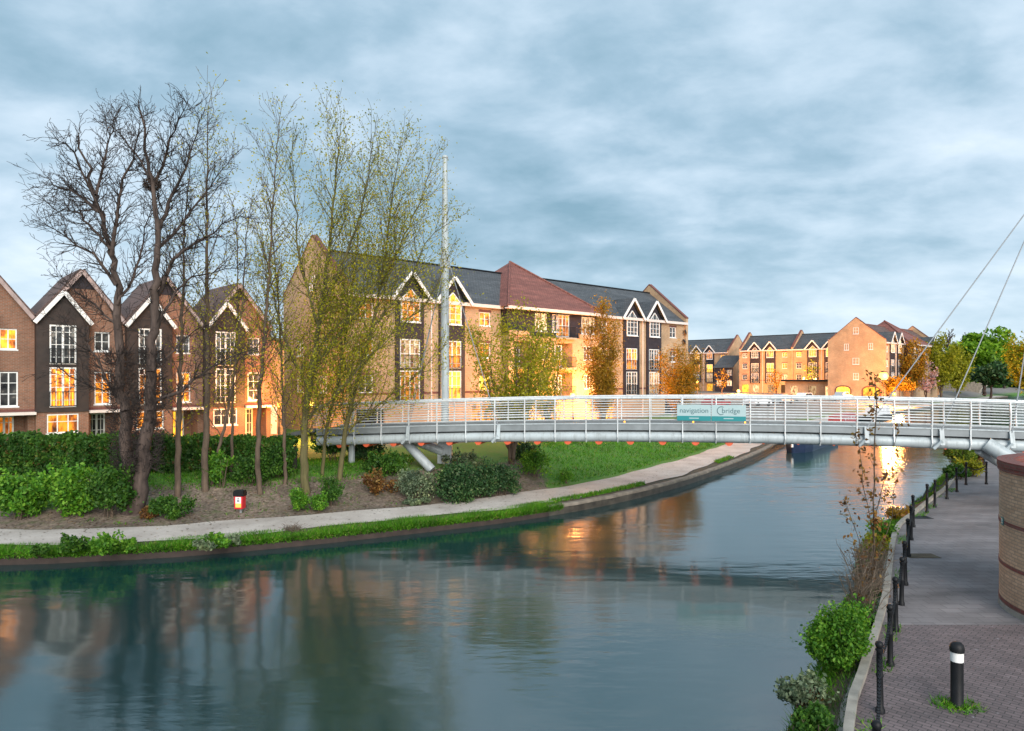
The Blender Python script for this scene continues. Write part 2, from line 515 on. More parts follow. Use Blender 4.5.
RB = [(-120,-9),(-20,-5),(-5,-3.5),(0,0.5),(2.55,5.2),(5.0,10.4),(6.15,12.3),(8.85,16.6),(13.0,23.7),(15.5,26.9),(18.2,30.2),(20.2,32.6),(23.5,37),(29.5,45),(38.5,57),(48.5,66),(63,77),(92,99),(124,132),(150,168),(178,206),(277,320)]
RBC = [Vector((-1500,-120))] + catmull(RB) + [Vector((1520,1785))]
def np_poly(pl): return np.array([(p[0], p[1]) for p in pl])
LBN, RBN = np_poly(LBC), np_poly(RBC)
def dist_to(X, Y, PL):
    """signed distance (positive on the left of the direction of travel) to a polyline"""
    q = np.stack([X, Y], -1).reshape(-1, 1, 2); out = np.full(len(q), 1e9); sgn = np.ones(len(q))
    for i in range(len(PL)-1):
        a = PL[i]; b = PL[i+1]; ab = b-a
        t = np.clip(((q[:,0]-a)@ab)/max(ab@ab,1e-9), 0, 1)
        c = a + t[:,None]*ab; dv = q[:,0]-c; d = np.hypot(dv[:,0], dv[:,1])
        s = np.sign(ab[0]*dv[:,1]-ab[1]*dv[:,0]); s[s==0] = 1
        m = d < out - 1e-7
        out[m] = d[m]; sgn[m] = s[m]
    return (out*sgn).reshape(np.shape(X))
def sstep(a, b, x):
    t = np.clip((x-a)/(b-a), 0, 1); return t*t*(3-2*t)
def land_h(X, Y):
    X = np.asarray(X, float); Y = np.asarray(Y, float)
    dl = dist_to(X, Y, LBN); dr = -dist_to(X, Y, RBN)
    hl = 0.34 + 0.10*sstep(2.8,3.4,dl) + 1.2*sstep(3.2,9.0,dl)
    hl = hl + 0.05*np.sin(X*1.7+Y*0.6)*np.sin(Y*1.3-X*0.4)*sstep(3,4,dl)*(1-sstep(12,20,dl))
    hr = np.full_like(hl, 0.5)
    h = np.where(dl > 1.0, hl, np.where(dr > 1.0, hr, -1.5))
    return h, dl, dr
def hz(x, y):
    h, _, _ = land_h(np.array([x]), np.array([y])); return float(h[0])
def ground_at(u, v):
    """where the line of sight of a point in the photo meets the left bank"""
    Y = np.linspace(21, 110, 1800); X = (u-CU)/F*Y; zr = CAMZ - (v-CV)/F*Y
    h, dl, _ = land_h(X, Y); h = np.where(dl > 0, np.maximum(h, 0.34), 0)
    ok = np.where(zr <= h)[0]; i = ok[0] if len(ok) else 0
    return Vector((X[i], Y[i], h[i]))

# ------------------------------------------------------------------ sky, sun
SUN_EL, SUN_AZ = R(24), R(166)     # soft light from behind the camera, slightly to the left
w = bpy.data.worlds.new('World'); scene.world = w; w.use_nodes = True
nt = w.node_tree; nt.nodes.clear()
out = nt.nodes.new('ShaderNodeOutputWorld')
sky = nt.nodes.new('ShaderNodeTexSky'); sky.sky_type = 'NISHITA'; sky.sun_disc = False
sky.sun_elevation = SUN_EL; sky.sun_rotation = SUN_AZ
sky.air_density = 1.0; sky.dust_density = 1.5
bg1 = nt.nodes.new('ShaderNodeBackground'); bg1.inputs['Strength'].default_value = 0.05
L(nt, sky.outputs[0], bg1.inputs['Color'])
tc = nt.nodes.new('ShaderNodeTexCoord')
sep = nt.nodes.new('ShaderNodeSeparateXYZ'); L(nt, tc.outputs['Generated'], sep.inputs[0])
def mth(op, a, b=None, clamp=False):
    n = nt.nodes.new('ShaderNodeMath'); n.operation = op; n.use_clamp = clamp
    for i, x in enumerate((a, b)):
        if x is None: continue
        if isinstance(x, (int, float)): n.inputs[i].default_value = x
        else: L(nt, x, n.inputs[i])
    return n.outputs[0]
zc = mth('ADD', mth('MAXIMUM', sep.outputs[2], 0.0), 0.30)
px = mth('DIVIDE', sep.outputs[0], zc); py = mth('DIVIDE', sep.outputs[1], zc)
comb = nt.nodes.new('ShaderNodeCombineXYZ'); L(nt, px, comb.inputs[0]); L(nt, py, comb.inputs[1])
mp = nt.nodes.new('ShaderNodeMapping'); mp.inputs['Rotation'].default_value = (0, 0, R(24)); mp.inputs['Scale'].default_value = (0.78, 1.0, 1); mp.inputs['Location'].default_value = (3.3, 1.7, 0)
L(nt, comb.outputs[0], mp.inputs['Vector'])
n1 = N(nt, 'ShaderNodeTexNoise', Scale=1.0, Detail=6.0, Roughness=0.5, Distortion=0.15); L(nt, mp.outputs[0], n1.inputs['Vector'])
n2 = N(nt, 'ShaderNodeTexNoise', Scale=4.6, Detail=6.0, Roughness=0.55, Distortion=0.15); L(nt, mp.outputs[0], n2.inputs['Vector'])
f = mth('ADD', mth('MULTIPLY', n1.outputs['Fac'], 0.58), mth('MULTIPLY', n2.outputs['Fac'], 0.42))
cl = ramp(nt, f, [(0.34, (0.18, 0.31, 0.40)), (0.44, (0.285, 0.415, 0.52)), (0.52, (0.415, 0.535, 0.64)), (0.60, (0.53, 0.635, 0.73)), (0.70, (0.67, 0.74, 0.82))])
# paler band low over the horizon
hb = mth('SUBTRACT', 1.0, mth('DIVIDE', sep.outputs[2], 0.30), True)
cl = mixc(nt, mth('MULTIPLY', mth('POWER', hb, 2.0), 0.40), cl, (0.50, 0.64, 0.72))
bg2 = nt.nodes.new('ShaderNodeBackground'); bg2.inputs['Strength'].default_value = 0.455
L(nt, cl, bg2.inputs['Color'])
mxs = nt.nodes.new('ShaderNodeMixShader'); mxs.inputs[0].default_value = 0.96
L(nt, bg1.outputs[0], mxs.inputs[1]); L(nt, bg2.outputs[0], mxs.inputs[2]); L(nt, mxs.outputs[0], out.inputs['Surface'])

sd = bpy.data.lights.new('sun', 'SUN'); sd.energy = 1.5; sd.angle = R(50); sd.color = (1.0, 0.93, 0.85)
so = bpy.data.objects.new('sun', sd); COL.objects.link(so)
so.rotation_euler = (R(90) - SUN_EL, 0, math.pi - SUN_AZ)
scene.view_settings.view_transform = 'Standard'
scene.view_settings.look = 'None'
scene.view_settings.exposure = 1.65
scene.view_settings.gamma = 1.0
scene.view_settings.use_curve_mapping = False
scene.cycles.use_denoising = True
scene.cycles.sample_clamp_indirect = 4.0
scene.cycles.max_bounces = 6
scene.cycles.caustics_reflective = False
scene.cycles.caustics_refractive = False

# ------------------------------------------------------------------ water
m, nt, b = new_mat('canal_water')
c = coords(nt)
b.inputs['Base Color'].default_value = (0.004, 0.033, 0.035, 1)
b.inputs['IOR'].default_value = 2.45
nl = noise(nt, c, 0.10, 3, 0.5)
b.inputs['Roughness'].default_value = 0.105
mpn = N(nt, 'ShaderNodeMapping'); mpn.inputs['Scale'].default_value = (0.55, 1.5, 1); L(nt, c, mpn.inputs['Vector'])
na = noise(nt, mpn.outputs[0], 1.5, 3, 0.5)
nb = noise(nt, mpn.outputs[0], 0.33, 2, 0.5)
amp = ramp(nt, nl, [(0.42, (0.08,)*3), (0.62, (1.0,)*3)])
hgt = N(nt, 'ShaderNodeMath', operation='MULTIPLY'); L(nt, na, hgt.inputs[0]); L(nt, amp, hgt.inputs[1])
hg2 = N(nt, 'ShaderNodeMath', operation='ADD'); L(nt, hgt.outputs[0], hg2.inputs[0]); L(nt, nb, hg2.inputs[1])
bump(nt, b, hg2.outputs[0], 0.22, 0.10)
M['water'] = m
wb = MB(); wb.poly([(-1800,-400,0),(1800,-400,0),(1800,2200,0),(-1800,2200,0)])
struct(wb.build('canal_water', M['water']))

# ------------------------------------------------------------------ land
m, nt, b = new_mat('ground')
c = coords(nt)
at = nt.nodes.new('ShaderNodeVertexColor'); at.layer_name = 'zone'
sp = nt.nodes.new('ShaderNodeSeparateColor'); L(nt, at.outputs['Color'], sp.inputs[0])
g1 = noise(nt, c, 0.9, 6, 0.65); g2 = noise(nt, c, 9.0, 4, 0.6)
dirt = mixc(nt, ramp(nt, g2, [(0.3, (0,)*3), (0.7, (1,)*3)]), (0.075, 0.052, 0.038), (0.27, 0.21, 0.165))
dirt = mixc(nt, 1.0, dirt, ramp(nt, noise(nt, c, 0.8, 6, 0.7), [(0.35, (0.55,)*3), (0.65, (1.2,)*3)]), 'MULTIPLY')
dirt = mixc(nt, ramp(nt, noise(nt, c, 2.4, 5, 0.7), [(0.5, (0,)*3), (0.7, (0.8,)*3)]), dirt, (0.055, 0.085, 0.02))
grassc = mixc(nt, g2, (0.035, 0.115, 0.010), (0.10, 0.25, 0.02))
grassc = mixc(nt, ramp(nt, g1, [(0.45, (0,)*3), (0.75, (0.5,)*3)]), grassc, (0.16, 0.15, 0.06))
pave = mixc(nt, g1, (0.14, 0.13, 0.12), (0.22, 0.20, 0.18))
ga = N(nt, 'ShaderNodeMath', operation='ADD'); L(nt, sp.outputs[0], ga.inputs[0])
gm = N(nt, 'ShaderNodeMath', operation='MULTIPLY_ADD'); L(nt, g1, gm.inputs[0]); gm.inputs[1].default_value = 0.8; gm.inputs[2].default_value = -0.4
L(nt, gm.outputs[0], ga.inputs[1])
gr = ramp(nt, ga.outputs[0], [(0.42, (0,)*3), (0.58, (1,)*3)])
col = mixc(nt, gr, dirt, grassc)
col = mixc(nt, sp.outputs[1], col, pave)
L(nt, col, b.inputs['Base Color']); b.inputs['Roughness'].default_value = 0.95
bump(nt, b, g2, 0.6, 0.05)
M['ground'] = m

def axis(lo, hi, f0, f1, fine, mid0, mid1, mid):
    a = list(np.arange(f0, f1, fine)); x = f1
    while x < mid1: a.append(x); x += mid
    st = mid
    while x < hi: a.append(x); st *= 1.35; x += st
    a.append(hi)
    x = f0; st = fine; pre = []
    while x > mid0: x -= mid; pre.append(x)
    st = mid
    while x > lo: st *= 1.35; x -= st; pre.append(max(x, lo))
    return np.array(sorted(set(pre)) + a)
gx = axis(-1500, 1500, -34, 46, 0.8, -60, 190, 2.6)
gy = axis(-400, 2200, 16, 74, 0.8, 10, 240, 2.6)
XX, YY = np.meshgrid(gx, gy, indexing='ij')
HH, DL, DR = land_h(XX, YY)
nx, ny = XX.shape
me = bpy.data.meshes.new('ground')
vv = np.stack([XX, YY, HH], -1).reshape(-1,3)
ii = (np.arange(nx-1)[:,None]*ny + np.arange(ny-1)[None]).reshape(-1)
ff = np.stack([ii, ii+ny, ii+ny+1, ii+1], 1)
me.from_pydata(vv.tolist(), [], ff.tolist())
me.polygons.foreach_set('use_smooth', [True]*len(me.polygons))
ca = me.color_attributes.new('zone', 'FLOAT_COLOR', 'POINT')
U_ = CU + F*XX/np.maximum(YY, 1)
dirtz = (sstep(-19, -16.5, XX) * (1 - sstep(1.2, 2.6, XX))) * (1 - sstep(6.3, 8.3, DL))
dirtz = np.maximum(dirtz, (1 - sstep(4.6, 6.0, DL)) * (1 - sstep(-13, -11, XX)))
grass = 1 - 0.85*dirtz
pav = np.maximum(sstep(13.5, 15.0, DL) * sstep(40, 46, YY) * sstep(-12, -8, XX), sstep(56, 60, YY) * sstep(17, 21, XX) * sstep(3.5, 4.5, DL))
pav = np.where(DL < 0, 0, pav)
cc = np.stack([grass, pav, np.zeros_like(pav), np.ones_like(pav)], -1).reshape(-1)
ca.data.foreach_set('color', cc.astype(np.float32))
me.materials.append(M['ground'])
struct(link('ground', me))

def offs(PL, i, d):
    p = PL[i]; t = (PL[min(i+1, len(PL)-1)] - PL[max(i-1, 0)]).normalized()
    return p + Vector((-t.y, t.x))*d
def strip(name, PL, i0, i1, ds, zs, mat, wob=None):
    V = []; Fc = []; k = len(ds)
    for i in range(i0, i1):
        for j in range(k):
            d = ds[j] + (wob(i, j) if wob else 0)
            q = offs(PL, i, d); V.append((q.x, q.y, zs[j]))
    for i in range(i1-i0-1):
        for j in range(k-1):
            a = i*k + j; Fc.append((a, a+k, a+k+1, a+1))
    me = bpy.data.meshes.new(name); me.from_pydata(V, [], Fc); uvs(me); me.materials.append(mat)
    return struct(link(name, me))
def idx(PL, x=None, y=None):
    return min(range(len(PL)), key=lambda i: abs(PL[i].x-x) if y is None else abs(PL[i].y-y))
iL0, iL1 = idx(LBC, -70), idx(LBC, y=186)
iS = idx(LBC, 1.4)                       # where the stone coping begins
# towpath surface
m, nt, b = new_mat('towpath')
c = coords(nt)
f1 = noise(nt, c, 0.7, 5, 0.6); f2 = noise(nt, c, 18, 4, 0.7)
cl = mixc(nt, ramp(nt, f1, [(0.3, (0,)*3), (0.7, (1,)*3)]), (0.36, 0.315, 0.28), (0.54, 0.49, 0.445))
cl = mixc(nt, 1.0, cl, ramp(nt, f2, [(0.3, (0.85,)*3), (0.7, (1.12,)*3)]), 'MULTIPLY')
L(nt, cl, b.inputs['Base Color']); b.inputs['Roughness'].default_value = 0.9
bump(nt, b, f2, 0.3, 0.01)
wobf = lambda i, j: 0.0 if j not in (0, 2) else 0.16*math.sin(i*0.43+j)+0.10*math.sin(i*1.13+2*j)
strip('towpath', LBC, iL0, iL1, [0.62, 1.8, 3.1, 3.9], [0.455, 0.47, 0.46, 0.30], m, wobf)
# verge between path and bank edge
strip('verge', LBC, iL0, iL1, [0.02, 0.45, 0.95], [0.33, 0.42, 0.44], M['soil'])
# timber edge (west part) and stone coping (east part)
strip('bank_edge', LBC, iL0, iS+1, [-0.02, -0.02, 0.10, 0.10], [-0.6, 0.20, 0.20, 0.36], M['timber'])
strip('bank_edge', LBC, iS, iL1, [0.0, 0.0], [-0.6, 0.31], M['wetstone'])
strip('bank_edge', LBC, iS, iL1, [0.0, -0.05, -0.04, 0.0, 0.20, 0.26, 0.26], [0.30, 0.30, 0.39, 0.43, 0.44, 0.41, 0.1], M['stone'], lambda i, j: 0.03*math.sin(i*2.1))

# ------------------------------------------------------------------ right quay
RK0, RK1 = idx(RBC, 0.0), idx(RBC, y=206)
def quay_poly(name, pts, z, mat):
    V = [Vector((p[0], p[1], z)) for p in pts]
    t = tessellate_polygon([V])
    me = bpy.data.meshes.new(name)
    fs = []
    for a, b_, c_ in t:
        n = (V[b_]-V[a]).cross(V[c_]-V[a]).z
        fs.append((a, b_, c_) if n > 0 else (a, c_, b_))
    me.from_pydata([tuple(p) for p in V], [], fs); uvs(me); me.materials.append(mat)
    return struct(link(name, me))
YB = 14.85
near_pts = [p for p in RBC[RK0:RK1] if p.y < YB - 0.1]
far_pts = [p for p in RBC[RK0:RK1] if p.y > YB + 0.1]
xb = 7.75
for q0, q1 in zip(RBC, RBC[1:]):
    if q0.y <= YB < q1.y: xb = q0.x + (q1.x-q0.x)*(YB-q0.y)/(q1.y-q0.y)
# block paving (near): small reddish-purple setts with pale petals
m, nt, b = new_mat('block_paving')
uv = coords(nt, 'UV')
mpq = N(nt, 'ShaderNodeMapping'); mpq.inputs['Rotation'].default_value = (0, 0, R(45)); L(nt, uv, mpq.inputs['Vector'])
t = N(nt, 'ShaderNodeTexBrick', Scale=1.0); L(nt, mpq.outputs[0], t.inputs['Vector'])
t.inputs['Brick Width'].default_value = 0.2; t.inputs['Row Height'].default_value = 0.1; t.inputs['Mortar Size'].default_value = 0.008
t.inputs['Color1'].default_value = (0.115, 0.09, 0.093, 1); t.inputs['Color2'].default_value = (0.17, 0.13, 0.133, 1); t.inputs['Mortar'].default_value = (0.05, 0.045, 0.045, 1)
big = noise(nt, uv, 0.6, 5, 0.6)
cl = mixc(nt, 1.0, t.outputs['Color'], ramp(nt, big, [(0.3, (0.7,)*3), (0.7, (1.25,)*3)]), 'MULTIPLY')
cl = mixc(nt, ramp(nt, noise(nt, uv, 5.5, 4, 0.75), [(0.62, (0,)*3), (0.72, (0.55,)*3)]), cl, (0.38, 0.35, 0.37))
L(nt, cl, b.inputs['Base Color']); b.inputs['Roughness'].default_value = 0.8
bump(nt, b, t.outputs['Fac'], 0.4, -0.01)
M['paving'] = m
m, nt, b = new_mat('old_tarmac')
uv = coords(nt, 'UV')
t = N(nt, 'ShaderNodeTexBrick', Scale=1.0); L(nt, uv, t.inputs['Vector'])
t.inputs['Brick Width'].default_value = 0.45; t.inputs['Row Height'].default_value = 0.3; t.inputs['Mortar Size'].default_value = 0.02; t.inputs['Mortar Smooth'].default_value = 0.6
t.inputs['Color1'].default_value = (0.14, 0.128, 0.132, 1); t.inputs['Color2'].default_value = (0.175, 0.16, 0.163, 1); t.inputs['Mortar'].default_value = (0.115, 0.105, 0.107, 1)
mpq = N(nt, 'ShaderNodeMapping'); mpq.inputs['Scale'].default_value = (0.45, 1.3, 1); L(nt, uv, mpq.inputs['Vector'])
big = noise(nt, mpq.outputs[0], 0.6, 6, 0.65)
cl = mixc(nt, 1.0, t.outputs['Color'], ramp(nt, big, [(0.3, (0.6,)*3), (0.7, (1.5,)*3)]), 'MULTIPLY')
cl = mixc(nt, ramp(nt, noise(nt, uv, 7, 4, 0.75), [(0.64, (0,)*3), (0.74, (0.4,)*3)]), cl, (0.34, 0.33, 0.33))
L(nt, cl, b.inputs['Base Color']); b.inputs['Roughness'].default_value = 0.85
bump(nt, b, noise(nt, uv, 30, 3), 0.3, 0.008)
M['tarmac'] = m
ZQ = 0.70
quay_poly('block_paving', [(xb, YB)] + list(reversed(near_pts)) + [(60, -4), (60, YB)], ZQ, M['paving'])
quay_poly('quay_path', [(xb, YB)] + far_pts + [(400, 206), (400, YB)], ZQ, M['tarmac'])
kb0, kb1 = idx(RBC, y=1.0), idx(RBC, y=150)
strip('quay_kerb', RBC, kb0, kb1, [-0.07, -0.07, 0.07, 0.07, 0.2, 0.2], [0.60, 0.80, 0.80, 0.60, 0.60, 0.0], M['concrete'])
strip('quay_bank', RBC, kb0, kb1, [0.18, 0.4, 0.72, 0.95, 1.15], [0.62, 0.52, 0.30, 0.06, -0.5], M['soil'], lambda i, j: (0.10*math.sin(i*0.7+j) + 0.08*math.sin(i*1.9)) if j > 1 else 0)

# ------------------------------------------------------------------ windows (frame mesh + pane mesh, shared data)
_wc = {}
def win_mesh(w, h, style):
    key = (round(w,2), round(h,2), style)
    if key in _wc: return _wc[key]
    f = MB(); p = MB(); t = 0.085 if style in ('door','pent') else 0.065; x = w/2
    f.box(-x, -x+t, -0.03, 0.06, 0, h); f.box(x-t, x, -0.03, 0.06, 0, h)
    f.box(-x+t, x-t, -0.03, 0.06, 0, t)
    if style == 'pent':
        ap = h + x*0.95
        f.bar((-x+t/2, 0.015, h), (0, 0.015, ap-0.02), t, 0.09, (0,1,0)); f.bar((x-t/2, 0.013, h), (0, 0.013, ap-0.02), t, 0.09, (0,1,0))
        for q in (-0.33, 0.33): f.box(q*x-0.022, q*x+0.022, -0.012, 0.045, t, h + x*0.95*0.6)
        for q in (0.22, 0.5, 0.78): f.box(-x+t, x-t, -0.008, 0.04, h*q-0.02, h*q+0.02)
        f.box(-x+t, x-t, -0.016, 0.042, h-0.03, h+0.03)
        f.box(-x-0.05, x+0.05, -0.09, 0.02, -0.08, 0)
        p.poly([(-x+t/2,0.03,t/2),(x-t/2,0.03,t/2),(x-t/2,0.03,h),(0,0.03,ap-t),(-x+t/2,0.03,h)])
    else:
        f.box(-x+t, x-t, -0.03, 0.06, h-t, h)
        if style == 'door':
            f.box(-0.055, 0.055, -0.02, 0.05, t, h-t)
            for q in (-0.5, 0.5): f.box(q*x-0.02, q*x+0.02, -0.01, 0.04, t, h-t)
            for q in (0.18, 0.5, 0.82): f.box(-x+t, x-t, -0.005, 0.035, h*q-0.018, h*q+0.018)
        elif style == 'grid':
            f.box(-0.03, 0.03, -0.02, 0.05, t, h-t)
            for q in (0.36, 0.68): f.box(-x+t, x-t, -0.01, 0.045, h*q-0.018, h*q+0.018)
            f.box(-x-0.06, x+0.06, -0.10, 0.02, -0.07, 0)
        elif style == 'tri':
            for q in (-0.34, 0.34): f.box(q*x-0.028, q*x+0.028, -0.02, 0.05, t, h-t)
            f.box(-x+t, x-t, -0.01, 0.045, h*0.6-0.018, h*0.6+0.018)
            f.box(-x-0.06, x+0.06, -0.10, 0.02, -0.07, 0)
        else:
            f.box(-0.03, 0.03, -0.02, 0.05, t, h-t)
            f.box(-x+t, x-t, -0.01, 0.045, h*0.5-0.018, h*0.5+0.018)
            f.box(-x-0.06, x+0.06, -0.10, 0.02, -0.07, 0)
        p.poly([(-x+t/2,0.03,t/2),(x-t/2,0.03,t/2),(x-t/2,0.03,h-t/2),(-x+t/2,0.03,h-t/2)])
    _wc[key] = (f.mesh('window', M['white']), p.mesh('pane', None))
    return _wc[key]
_pc = {}
def window(parent, x, y, z, w, h, style='plain', lit_='-', rz=0.0):
    fm, pm = win_mesh(w, h, style)
    o = link('window', fm, parent, (x, y, z), (0, 0, rz) if rz else None)
    mat = {'o': M['lit_o'], 'y': M['lit_y'], 'p': M['lit_p']}.get(lit_, M['glass'])
    k = (pm.name, mat.name)
    if k not in _pc:
        q = pm.copy(); q.materials.clear(); q.materials.append(mat); _pc[k] = q
    link('pane', _pc[k], o)
    return o
def juliet(parent, x, y, z, w, h=1.0):
    m = MB()
    m.box(-w/2, w/2, -0.02, 0.02, h-0.04, h); m.box(-w/2, w/2, -0.02, 0.02, 0.06, 0.10)
    n = int(w/0.13)
    for i in range(n+1):
        q = -w/2 + w*i/n
        m.box(q-0.012, q+0.012, -0.012, 0.012, 0.1, h-0.04)
    return m.build('balcony_rail', M['black'], parent, loc=(x, y, z))

EA = math.atan2(0.679, 0.734)
E1 = Vector((math.cos(EA), math.sin(EA), 0)); E2 = Vector((-math.sin(EA), math.cos(EA), 0))
EAVE, RIDGE, PAR = 10.4, 14.0, 15.1

def bay(T, s, lits, D, y0=0.0, full=True):
    """dark weatherboarded bay: pointed dormer window over two french windows"""
    hw = 1.3; yf = y0 - 0.16
    m = MB()
    holes = [(s-0.93, s+0.93, 4.95, 7.2), (s-0.93, s+0.93, 2.35, 4.78)]
    m.wall(s-hw, s+hw, 2.25, EAVE, holes, yf, 0.10)
    m.poly([(s-hw,yf,EAVE),(s+hw,yf,EAVE),(s,yf,12.0)])
    m.poly([(s-hw,y0,2.25),(s-hw,yf,2.25),(s-hw,yf,EAVE),(s-hw,y0,EAVE)])
    m.poly([(s+hw,yf,2.25),(s+hw,y0,2.25),(s+hw,y0,EAVE),(s+hw,yf,EAVE)])
    m.poly([(s-hw,y0,2.25),(s+hw,y0,2.25),(s+hw,yf,2.25),(s-hw,yf,2.25)])
    m.build('bay_cladding', M['dark'], T)
    window(T, s, yf-0.06, 8.5, 1.75, 1.75, 'pent', lits[0])
    window(T, s, yf+0.05, 4.96, 1.84, 2.22, 'door', lits[1])
    window(T, s, yf+0.05, 2.36, 1.84, 2.40, 'door', lits[2])
    juliet(T, s, yf-0.08, 4.95, 1.8); juliet(T, s, yf-0.08, 2.38, 1.8)
    # gabled dormer roof with white bargeboards
    yr = y0 - 0.5; sl = (RIDGE-EAVE)/(D/2); top = 12.35; low = 10.2; ex = 1.85
    yb = (top - EAVE)/sl; r = MB()
    r.slab([(s-ex, yr, low), (s, yr, top), (s, yb, top), (s-ex, 0.05, low)], -0.09)
    r.slab([(s, yr, top), (s+ex, yr, low), (s+ex, 0.05, low), (s, yb, top)], -0.09)
    r.build('dormer_roof', M['slate'], T)
    b = MB()
    for q in (-1, 1):
        b.bar((s+q*ex, yr-0.04, low-0.02), (s+q*0.02, yr-0.04-0.004*(q+1), top-0.06), 0.05, 0.26, (0,1,0) if False else (0,0,1))
    b.build('bargeboard', M['white'], T)

def gable_end(T, x0, x1, D, mat='buff', par=PAR, eave=EAVE+0.45, cop=True):
    m = MB()
    out = [(-0.25, 0), (D+0.25, 0), (D+0.25, eave), (D/2, par), (-0.25, eave)]
    n = len(out); i = len(m.v)
    for x in (x0, x1):
        for a, b in out: m.v.append((x, a, b))
    m.f.append((0,4,3,2,1)); m.f.append((5,6,7,8,9))
    for q in range(n):
        a = q; b = (q+1) % n
        m.f.append((a, b, b+n, a+n))
    m.build('gable_wall', M[mat], T)
    if cop:
        c = MB()
        for ya, yb, sg in ((-0.3, D/2, 1), (D+0.3, D/2, 1)):
            c.bar(((x0+x1)/2, ya, eave + 0.04 - (0.04 if ya < 0 else 0.04)), ((x0+x1)/2, yb, par+0.05), x1-x0+0.1, 0.09)
        c.build('gable_coping', M['redband'] if mat == 'buff' else M['concrete'], T)

